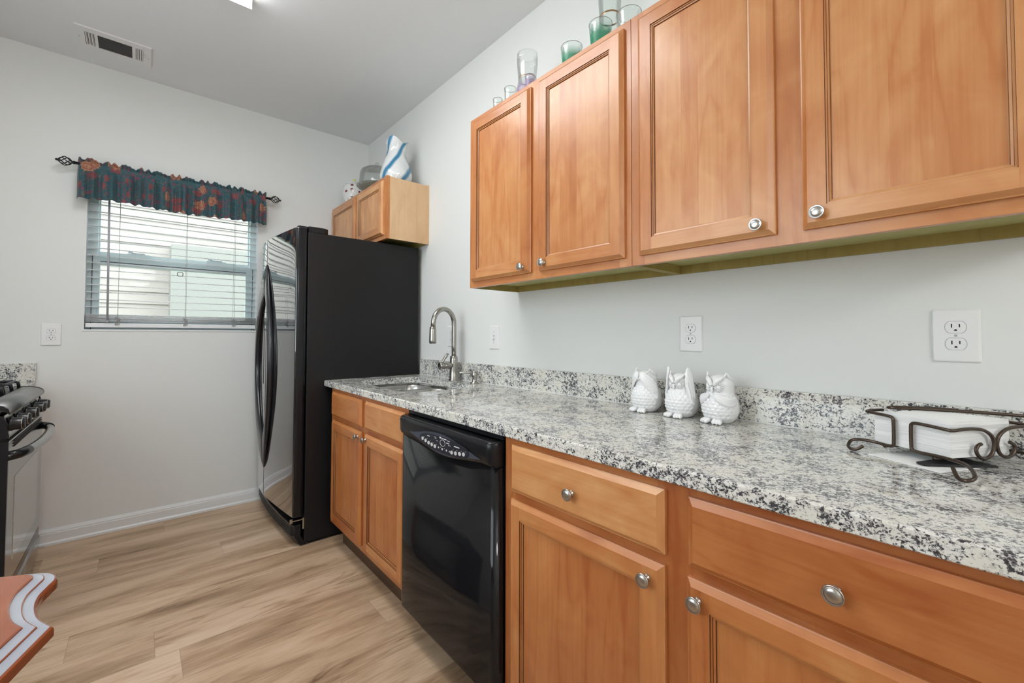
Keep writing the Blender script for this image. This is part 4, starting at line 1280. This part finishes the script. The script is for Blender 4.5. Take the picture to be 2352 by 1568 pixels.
# outline of the top (counter-clockwise from above), ornate corner nearest the galley
curve = [(-1.530, 0.897), (-1.548, 0.936), (-1.5565, 0.978), (-1.5565, 1.015), (-1.5495, 1.045), (-1.5435, 1.072), (-1.552, 1.101), (-1.576, 1.121), (-1.610, 1.138), (-1.66, 1.166)]
rest = [(-2.24, 1.47), (-2.30, 1.46), (-2.34, 1.40), (-2.39, 1.27), (-2.355, 1.20), (-2.395, 1.14), (-2.45, 0.98), (-2.20, 0.17), (-2.14, 0.13), (-1.96, 0.19), (-1.90, 0.17), (-1.84, 0.18), (-1.76, 0.24)]
outline = curve + rest
def offset(poly, d):
    n = len(poly); out = []
    for i in range(n):
        a, b, c = Vector(poly[i - 1]), Vector(poly[i]), Vector(poly[(i + 1) % n])
        e1, e2 = (b - a), (c - b)
        n1 = Vector((-e1.y, e1.x)).normalized() if e1.length > 1e-9 else Vector((0, 0))
        n2 = Vector((-e2.y, e2.x)).normalized() if e2.length > 1e-9 else n1
        nn = (n1 + n2)
        nn = nn.normalized() if nn.length > 1e-6 else n1
        q = b + nn * d / max(0.6, nn.dot(n1))
        out.append((q.x, q.y))
    return out
tp = MB()
levels = [(0.004, TZ - 0.030), (0.0, TZ - 0.027), (0.0, TZ - 0.017), (0.0012, TZ - 0.0140), (0.004, TZ - 0.0120), (0.0155, TZ - 0.0085), (0.0158, TZ - 0.0068), (0.0172, TZ - 0.0062), (0.0285, TZ - 0.0028), (0.0288, TZ - 0.0008), (0.031, TZ)]
LR = []
for d, z in levels:
    po = offset(outline, d) if d else outline
    po = [(p.x, p.y) for p in spline([(a, b, 0) for a, b in po[:len(curve)]], 6)] + po[len(curve):]
    LR.append([(a, b, z) for a, b in po])
tp.loft(LR[:5], 0, 0.5, False, True, False, False)
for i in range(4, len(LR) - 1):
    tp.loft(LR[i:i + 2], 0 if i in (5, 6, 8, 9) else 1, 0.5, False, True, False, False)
for R_, flip in ((LR[-1], False), (LR[0], True)):
    tri = tessellate_polygon([[Vector((a, b, 0)) for a, b, z in R_]])
    tp.add(R_, [tuple(t_) for t_ in tri])
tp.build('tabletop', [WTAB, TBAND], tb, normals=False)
ap = MB()
corners = [(-1.63, 1.0), (-2.27, 1.30), (-2.31, 0.95), (-1.83, 0.34)]
corners = [(-1.66, 0.98), (-2.24, 1.28), (-2.10, 0.30), (-1.90, 0.33)]
MB().prism([(a, b) for a, b in [(-1.645, 1.02), (-2.26, 1.33), (-2.33, 0.96), (-2.12, 0.26), (-1.87, 0.29)]], TZ - 0.10, TZ - 0.030).build('apron', WTAB, tb)
for a, b in [(-1.72, 0.98), (-2.22, 1.22), (-2.12, 0.36), (-1.92, 0.40)]:
    MB().lathe([(0.022, 0.0), (0.026, 0.02), (0.018, 0.06), (0.030, 0.30), (0.034, 0.45), (0.024, 0.50), (0.036, 0.55), (0.038, TZ - 0.10)], (a, b, 0), 'z', 20).build('leg', WTAB, tb)

# ================================================================ OWLS
def owl(name, loc, rz, label, pose, hgt):
    t = thing(name, loc, label, 'figurine', 'white porcelain owls', rz)
    K = hgt / 0.150
    prof = [(0.000, 0.026), (0.004, 0.034), (0.015, 0.044), (0.032, 0.0505), (0.050, 0.0515), (0.068, 0.0475), (0.082, 0.0415), (0.092, 0.0385), (0.105, 0.0385), (0.118, 0.0380), (0.128, 0.0345), (0.136, 0.0275), (0.141, 0.017), (0.143, 0.006)]
    def rad_at(z):
        for (a, ra), (b, rb) in zip(prof, prof[1:]):
            if a <= z <= b: return ra + (rb - ra) * (z - a) / (b - a)
        return prof[-1][1]
    NA, NZ_ = 168, 120
    rings = []
    for j in range(NZ_ + 1):
        z = 0.143 * j / NZ_
        r0 = rad_at(z)
        ring = []
        for i in range(NA):
            a = 2 * PI * i / NA
            aa = (a + PI) % (2 * PI) - PI
            r = r0
            # scalloped breast feathers
            if 0.012 < z < 0.088 and abs(aa) < 1.5:
                row = (z - 0.012) / 0.0105
                ph = 0.5 * (int(row) % 2)
                colu = aa / 0.30 + ph
                fr_ = colu - math.floor(colu) - 0.5
                rz_ = row - int(row)
                edge = max(0, 1 - ((fr_ * 2) ** 2 + (1 - rz_) ** 2 * 0.9))
                r += 0.0032 * edge * min(1, (1.5 - abs(aa)) * 3)
            # body is a little deeper front to back at the belly
            ring.append((K * r * math.cos(a) * (1.02 if z < 0.08 else 0.97), K * r * math.sin(a), K * z))
        rings.append(ring)
    MB().loft(rings, 0, 0.5, True).build('body', OWL, t, local=True)
    def P(a, z, r): return Vector((K * r * math.cos(a), K * r * math.sin(a), K * z))
    for s in (-1, 1):
        ft = MB()
        for q in (-1, 0, 1):
            ft.tube([P(s * 0.36 + q * 0.13, 0.006, 0.040), P(s * 0.36 + q * 0.14, 0.009, 0.050), P(s * 0.36 + q * 0.15, 0.006, 0.059), P(s * 0.36 + q * 0.15, 0.003, 0.063)], [0.0075 * K, 0.0078 * K, 0.006 * K, 0.002 * K], 10)
        ft.build('foot', OWL, t, local=True)
    # brow with ear tufts: a V ridge from the beak up and out to the tufts
    for s in (-1, 1):
        br = MB()
        br.tube(spline([P(s * 0.06, 0.112, 0.0405), P(s * 0.25, 0.124, 0.0395), P(s * 0.55, 0.133, 0.0370), P(s * 0.85, 0.140, 0.0355), P(s * 1.05, 0.149, 0.0345)], 5),
                [K * q for q in [0.0026 + 0.0052 * math.sin(PI * min(1, i / 14)) for i in range(21)]], 8)
        br.tube(spline([P(s * 1.9, 0.130, 0.031), P(s * 1.4, 0.138, 0.034), P(s * 1.1, 0.147, 0.0345), P(s * 1.02, 0.152, 0.0348)], 4), [K * (0.0085 - 0.0006 * i) for i in range(13)], 8)
        br.build('ear_tuft', OWL, t, local=True)
    for s in (-1, 1):
        if pose == 'see': break
        ey = MB()
        c = P(s * 0.43, 0.108, 0.0385)
        nrm = Vector((math.cos(s * 0.43), math.sin(s * 0.43), 0.05)).normalized()
        tx = Vector((0, 0, 1)).cross(nrm).normalized(); ty = nrm.cross(tx)
        for q in range(14):
            a = 2 * PI * q / 14
            d = math.cos(a) * tx + math.sin(a) * ty
            ey.tube([c + K * 0.0055 * d + nrm * K * 0.001, c + K * 0.010 * d + nrm * K * 0.0014, c + K * 0.0148 * d - nrm * K * 0.0012], [K * 0.0011, K * 0.0019, K * 0.0012], 6)
        rg_ = []
        for rr_, hh in ((0.0062, 0.0), (0.006, 0.0025), (0.0045, 0.0042), (0.002, 0.005), (0.0003, 0.0052)):
            rg_.append([c + K * rr_ * (math.cos(2 * PI * q / 16) * tx + math.sin(2 * PI * q / 16) * ty) + nrm * K * hh for q in range(16)])
        ey.loft(rg_, 0, 0.5, True)
        ey.build('eye', OWL, t, local=True)
    if pose != 'see':
        MB().tube([P(0, 0.110, 0.0385), P(0, 0.104, 0.0450), P(0, 0.096, 0.0435), P(0, 0.090, 0.0400)], [0.0025 * K, 0.0042 * K, 0.0034 * K, 0.0008 * K], 10).build('beak', OWL, t, local=True)
    # wings
    def wing(pts, wid, th, feather_side):
        pp = spline([P(a, z, r) for a, z, r in pts], 6)
        n = len(pp)
        m = MB()
        rings = []
        for i, p in enumerate(pp):
            u = i / (n - 1)
            tg_ = (pp[min(i + 1, n - 1)] - pp[max(i - 1, 0)]).normalized()
            nr = Vector((p.x, p.y, 0)).normalized()
            sd_ = tg_.cross(nr).normalized()
            w = K * wid * (math.sin(PI * min(1.0, 0.03 + u * 0.97)) ** 0.6 * 0.92 + 0.08)
            ring = []
            for q in range(16):
                a = 2 * PI * q / 16
                ring.append(p + sd_ * w * math.cos(a) * (1 + 0.06 * math.sin(u * 40)) + nr * K * th * math.sin(a))
            rings.append(ring)
        m.loft(rings, 0, 0.5, True)
        # long flight feathers laid along the trailing edge
        for q in range(4):
            off = -0.55 + 0.36 * q
            fp, fr_ = [], []
            for i in range(0, n, 2):
                u = i / (n - 1)
                if u < 0.12: continue
                p = pp[i]
                tg_ = (pp[min(i + 1, n - 1)] - pp[max(i - 1, 0)]).normalized()
                nr = Vector((p.x, p.y, 0)).normalized()
                sd_ = tg_.cross(nr).normalized()
                w = K * wid * (math.sin(PI * min(1.0, 0.03 + u * 0.97)) ** 0.6 * 0.92 + 0.08)
                fp.append(p + sd_ * w * off + nr * K * th * 0.8); fr_.append(K * 0.0016 * (1.2 - 0.5 * u))
            m.tube(fp, fr_, 6)
        return m.build('wing', OWL, t, local=True)
    for s in (-1, 1):
        if pose == 'see':
            wing([(s * 1.45, 0.050, 0.050), (s * 1.25, 0.080, 0.0465), (s * 0.85, 0.105, 0.0435), (s * 0.42, 0.124, 0.0420), (s * 0.10, 0.139, 0.0350)], 0.0195, 0.0060, s)
        elif pose == 'hear':
            wing([(s * 1.35, 0.045, 0.0515), (s * 1.30, 0.075, 0.0475), (s * 1.22, 0.105, 0.0435), (s * 1.15, 0.135, 0.0420), (s * 1.12, 0.163, 0.0400)], 0.0165, 0.0050, s)
        else:
            wing([(s * 1.65, 0.078, 0.0435), (s * 1.35, 0.066, 0.0500), (s * 0.95, 0.066, 0.0530), (s * 0.50, 0.076, 0.0515), (s * 0.16, 0.087, 0.0470)], 0.0150, 0.0050, s)
    # tail against the back
    MB().tube([P(PI, 0.03, 0.046), P(PI, 0.014, 0.054), P(PI, 0.003, 0.058)], [K * 0.012, K * 0.012, K * 0.006], 10).build('tail', OWL, t, local=True)
    return t
OZ = CZ1 + 0.0002
owl('owl_figurine', (-0.098, 0.805, OZ), PI - 0.13, 'white owl figurine covering its eyes with its wings, leftmost owl', 'see', 0.147)
owl('owl_figurine', (-0.098, 0.676, OZ), PI - 0.13, 'white owl figurine covering its ears with raised wings, middle owl', 'hear', 0.147)
owl('owl_figurine', (-0.098, 0.553, OZ), PI - 0.15, 'white wide-eyed owl figurine with wings at its beak, rightmost owl', 'speak', 0.150)

# ================================================================ NAPKINS AND HOLDER
NC = Vector((-0.228, 0.055, 0)); E1 = Vector((0.505, 0.863, 0)).normalized(); E2 = Vector((0.863, -0.505, 0)).normalized()
def NP(s, t_, z): return NC + E1 * s + E2 * t_ + Vector((0, 0, z))
ns = MB()
NB, NT_ = 0.9345, 1.008
N1, N2 = 0.146, 0.150
G = 14
def top_z(a, b):
    return NT_ - 0.010 * (max(0, a - 0.6) ** 1.5) * 2 + 0.003 * math.sin(3 * a + 2 * b) - 0.006 * (1 - min(a, 1 - a, b, 1 - b) * 4 if min(a, 1 - a, b, 1 - b) < 0.25 else 0) * 0.7
per = [(i / G, 0) for i in range(G)] + [(1, i / G) for i in range(G)] + [(1 - i / G, 1) for i in range(G)] + [(0, 1 - i / G) for i in range(G)]
rings = []
for kk in range(9):
    z = NB + (NT_ - 0.007 - NB) * kk / 8
    jit = 0.0012 * math.sin(kk * 2.4)
    rings.append([NP(jit + a * N1, jit * 0.6 + b * N2, z + (top_z(a, b) - NT_ + 0.007) * (kk / 8)) for a, b in per])
ns.loft(rings, 0, 0.5, False, True, True, False)
gv = [NP(a / G * N1, b / G * N2, top_z(a / G, b / G)) for a in range(G + 1) for b in range(G + 1)]
ns.add(gv, [(a * (G + 1) + b, a * (G + 1) + b + 1, (a + 1) * (G + 1) + b + 1, (a + 1) * (G + 1) + b) for a in range(G) for b in range(G)], 1, 0.5, True)
no = ns.build('napkin_stack', [NAPS, NAP], origin=tuple(NP(0.07, 0.07, NB)), normals=False)
tag(no, 'thick stack of white paper napkins held in a bronze wire holder', 'napkins')
ln = MB()
q = [NP(0.118, -0.052, 0), NP(-0.016, -0.046, 0), NP(0.0, 0.10, 0), NP(0.118, 0.09, 0)]
ln.loft([[Vector((p.x, p.y, CZ1 + h)) for p in q] for h in (0.0004, 0.0022)], 0, 0.5, False)
lo_ = ln.build('loose_napkin', NAP, origin=tuple(NP(0.06, 0.03, CZ1)))
tag(lo_, 'single white napkin lying flat on the granite under the wire holder', 'napkin')

nh = thing('napkin_holder', tuple(NP(0.07, 0.07, CZ1)), 'dark bronze scrolled wire napkin holder on the granite counter', 'napkin holder')
WR = 0.0034
def wire(pts, name='wire', r=WR, n=7):
    return MB().tube(spline([NP(*p) for p in pts], n), r, 10).build(name, BRONZE, nh)
# left bracket: scroll foot, base run, upright, top run wrapping the far corner
o = -0.008
wire([(0.135, -0.046, 0.928), (0.142, -0.054, 0.919), (0.154, -0.057, 0.9165), (0.168, -0.049, 0.921), (0.172, -0.034, 0.931), (0.160, -0.018, 0.934), (0.135, o, 0.933), (0.110, o, 0.932), (0.101, o, 0.935), (0.099, o, 0.945),
      (0.099, o, 0.985), (0.101, o, 0.995), (0.110, o, 0.998), (0.140, o, 0.999), (0.160, o + 0.004, 0.999), (0.166, 0.01, 1.0), (0.163, 0.045, 1.001)], 'left_bracket')
wire([(-0.036, -0.048, 0.930), (-0.052, -0.060, 0.917), (-0.066, -0.062, 0.9165), (-0.070, -0.050, 0.922), (-0.055, -0.032, 0.930), (-0.030, -0.014, 0.934), (0.010, o, 0.935), (0.052, o, 0.934), (0.062, o, 0.937), (0.064, o, 0.946),
      (0.064, o, 0.980), (0.062, o, 0.990), (0.052, o, 0.993), (0.02, o, 0.992), (0.0, o, 0.991), (-0.008, -0.003, 0.991), (-0.010, 0.02, 0.993), (-0.010, 0.045, 0.993), (-0.010, 0.070, 0.989), (-0.010, 0.089, 0.977),
      (-0.010, 0.095, 0.960), (-0.010, 0.089, 0.943), (-0.010, 0.073, 0.934), (-0.010, 0.057, 0.938), (-0.010, 0.049, 0.950), (-0.010, 0.053, 0.959), (-0.010, 0.062, 0.963)], 'front_scroll')
wire([(-0.010, 0.1965 - tt, z) for tt, z in ((0.062, 0.963), (0.053, 0.959), (0.049, 0.950), (0.057, 0.938), (0.073, 0.934), (0.089, 0.943), (0.095, 0.960), (0.089, 0.977), (0.070, 0.989), (0.045, 0.993), (0.0, 0.993))]
     + [(0.0, 0.2, 0.993), (0.05, 0.198, 0.993), (0.062, 0.197, 0.985), (0.062, 0.197, 0.945), (0.05, 0.197, 0.935), (0.0, 0.199, 0.934), (-0.035, 0.207, 0.926), (-0.045, 0.212, 0.9165), (-0.030, 0.214, 0.919)], 'front_scroll')
# low rails under the stack
MB().tube([NP(0.02, -0.012, 0.9295), NP(0.02, 0.198, 0.9295)], 0.0034, 8).build('base_rail', BRONZE, nh)
MB().tube([NP(0.118, -0.010, 0.9295), NP(0.118, 0.165, 0.9295)], 0.0034, 8).build('base_rail', BRONZE, nh)
bp = MB()
for pts in ([NP(0.035, -0.035, 0), NP(0.020, -0.035, 0), NP(-0.018, 0.09, 0), NP(0.05, 0.09, 0)],):
    bp.loft([[Vector((p.x, p.y, z)) for p in pts] for z in (0.9165, 0.9205)], 0, 0.5, False)
bp.build('weight_plate', BLKFLAT, nh)
# weight arm lying across the top
wire([(0.085, 0.150, 1.0105), (0.118, 0.10, 1.0110), (0.140, 0.06, 1.0105), (0.146, 0.045, 1.0100), (0.142, 0.034, 1.010), (0.128, 0.036, 1.0112), (0.105, 0.065, 1.0125), (0.07, 0.11, 1.0130), (0.035, 0.150, 1.0130), (0.0, 0.19, 1.0120)], 'weight_arm', 0.0036)

# ================================================================ GLASSWARE ON THE WALL CABINET
GZ = UZ1 - 0.004
def shell(prof, t_=0.0022):
    """outer profile up, inner profile down, closed thick base"""
    inner = [(max(0.001, r - t_), h) for r, h in reversed(prof) if h > prof[0][1] + 0.006]
    return [(0.0005, prof[0][1])] + prof + inner + [(0.0005, inner[-1][1])]
TUMB = [(0.029, 0.0), (0.0305, 0.004), (0.033, 0.035), (0.0365, 0.075), (0.0405, 0.112), (0.0415, 0.122)]
def tumbler(loc, label, mat, prof=TUMB, rimcol=NICK, group='drinking glasses on the wall cabinet'):
    t = thing('drinking_glass', loc, label, 'glass', group)
    MB().lathe(shell(prof), (0, 0, 0), 'z', 40, caps=False).build('bowl', mat, t, local=True)
    r, h = prof[-1]
    MB().tube([((r - 0.001) * math.cos(2 * PI * i / 40), (r - 0.001) * math.sin(2 * PI * i / 40), h) for i in range(40)], 0.0009, 6, closed=True).build('rim', rimcol, t, local=True)
    return t
RIMG = plain('glass_rim_tint', (0.30, 0.30, 0.28), 0.2, 0.4)
tumbler((-0.20, 1.057, GZ), 'green-bottomed tumbler standing alone on the cabinet top', GLASSG, TUMB, RIMG)
tumbler((-0.215, 0.908, GZ), 'green-bottomed tumbler overlapping the tall clear carafe', GLASSG, TUMB, RIMG)
tumbler((-0.20, 0.800, GZ), 'clear tumbler, rightmost glass on the cabinet top', GLASS, [(r, h * 0.88) for r, h in TUMB], RIMG)
small = [(0.022, 0), (0.023, 0.004), (0.0255, 0.06), (0.0275, 0.105), (0.028, 0.118)]
tumbler((-0.20, 1.418, GZ), 'small clear glass left of the purple-based carafe', GLASS, small, RIMG)
tumbler((-0.20, 1.508, GZ), 'tiny clear glass, leftmost on the cabinet top', GLASS, [(r * 0.8, h * 0.90) for r, h in small], RIMG)
tumbler((-0.235, 1.252, GZ), 'low purple-tinted glass in front of the carafe', GLASSP, [(r * 0.75, h * 0.72) for r, h in small], RIMG)
CARF = [(0.050, 0), (0.052, 0.005), (0.050, 0.035), (0.0455, 0.070), (0.0405, 0.100), (0.0392, 0.114), (0.0405, 0.130), (0.0440, 0.165), (0.0455, 0.195), (0.0440, 0.222)]
def carafe(loc, label, mat, sx=1.0, sz=1.0):
    t = thing('carafe', loc, label, 'carafe', 'glass carafes on the wall cabinet')
    MB().lathe(shell([(r * sx, h * sz) for r, h in CARF]), (0, 0, 0), 'z', 44, caps=False).build('vessel', mat, t, local=True)
    MB().lathe([(r * sx, h * sz) for r, h in [(0.0394, 0.1125), (0.0397, 0.1130), (0.0397, 0.1158), (0.0394, 0.1163)]], (0, 0, 0), 'z', 44, caps=False).build('gold_band', GOLD, t, local=True)
    return t
carafe((-0.195, 1.312, GZ), 'hourglass carafe with a purple base and thin gold band', GLASSP)
carafe((-0.110, 0.944, GZ), 'tall clear hourglass carafe cut by the top edge of the frame', GLASS, 1.02, 1.9)

# ================================================================ ON TOP OF THE FRIDGE CABINET
vs = thing('vase', (-0.165, 2.625, GZ), 'tall white vase with blue swirls on the cabinet over the refrigerator', 'vase')
vprof = [(0.060, 0), (0.082, 0.008), (0.099, 0.04), (0.103, 0.07), (0.096, 0.11), (0.080, 0.155), (0.066, 0.195), (0.061, 0.225), (0.064, 0.25), (0.070, 0.275), (0.074, 0.292)]
def vrad(i, r, h):
    a = 2 * PI * i / 72
    tw = a + h * 7.0
    k_ = 1 + 0.020 * math.cos(6 * tw)
    w = 0.0
    if h > 0.22: w = (h - 0.22) / 0.072
    return r * (k_ + 0.07 * w * math.cos(3 * a + 0.8)), a, h + 0.016 * w * math.cos(3 * a + 0.8)
rings = []
prof2 = [(p.x, p.y) for p in spline([(r, h, 0) for r, h in vprof], 5)]
inn = [(r - 0.004, h) for r, h in reversed(prof2) if h > 0.02]
for r, h in prof2 + inn:
    ring = []
    for i in range(72):
        rr_, a, hh = vrad(i, r, h)
        ring.append((rr_ * math.cos(a), rr_ * math.sin(a), hh))
    rings.append(ring)
MB().loft(rings, 0, 0.5, True).build('vessel', VASE, vs, local=True)

cs = thing('cake_stand', (-0.165, 2.93, GZ), 'domed glass cake stand between the vase and the ginger jar', 'cake stand')
MB().lathe([(0.065, 0), (0.062, 0.008), (0.03, 0.02), (0.026, 0.035), (0.05, 0.045), (0.13, 0.062), (0.140, 0.072), (0.138, 0.076), (0.12, 0.070), (0.001, 0.066)], (0, 0, 0), 'z', 48).build('plate', CUT, cs, local=True)
dp = [(0.125, 0.078), (0.126, 0.088), (0.121, 0.120), (0.118, 0.165), (0.110, 0.188), (0.085, 0.204), (0.045, 0.211), (0.010, 0.213)]
MB().lathe(dp + [(max(0.001, r - 0.003), h - 0.003) for r, h in reversed(dp)], (0, 0, 0), 'z', 48, caps=False).build('dome', GLASSD, cs, local=True)
MB().lathe([(0.006, 0.212), (0.007, 0.220), (0.014, 0.228), (0.017, 0.238), (0.013, 0.248), (0.003, 0.252)], (0, 0, 0), 'z', 24).build('dome_knob', GLASSD, cs, local=True)

gj = thing('ginger_jar', (-0.185, 3.315, GZ), 'round white jar with dark red flowers at the far end of the cabinet', 'jar')
MB().lathe([(0.05, 0), (0.056, 0.004), (0.072, 0.045), (0.085, 0.10), (0.086, 0.135), (0.080, 0.165), (0.066, 0.180), (0.056, 0.184), (0.056, 0.188)], (0, 0, 0), 'z', 48).build('body', JAR, gj, local=True)
MB().lathe([(0.061, 0.186), (0.063, 0.192), (0.052, 0.200), (0.028, 0.206), (0.006, 0.208)], (0, 0, 0), 'z', 40).build('lid', JAR, gj, local=True)
MB().lathe([(0.005, 0.207), (0.007, 0.212), (0.013, 0.220), (0.012, 0.229), (0.004, 0.233)], (0, 0, 0), 'z', 16).build('lid_knob', YEL, gj, local=True)
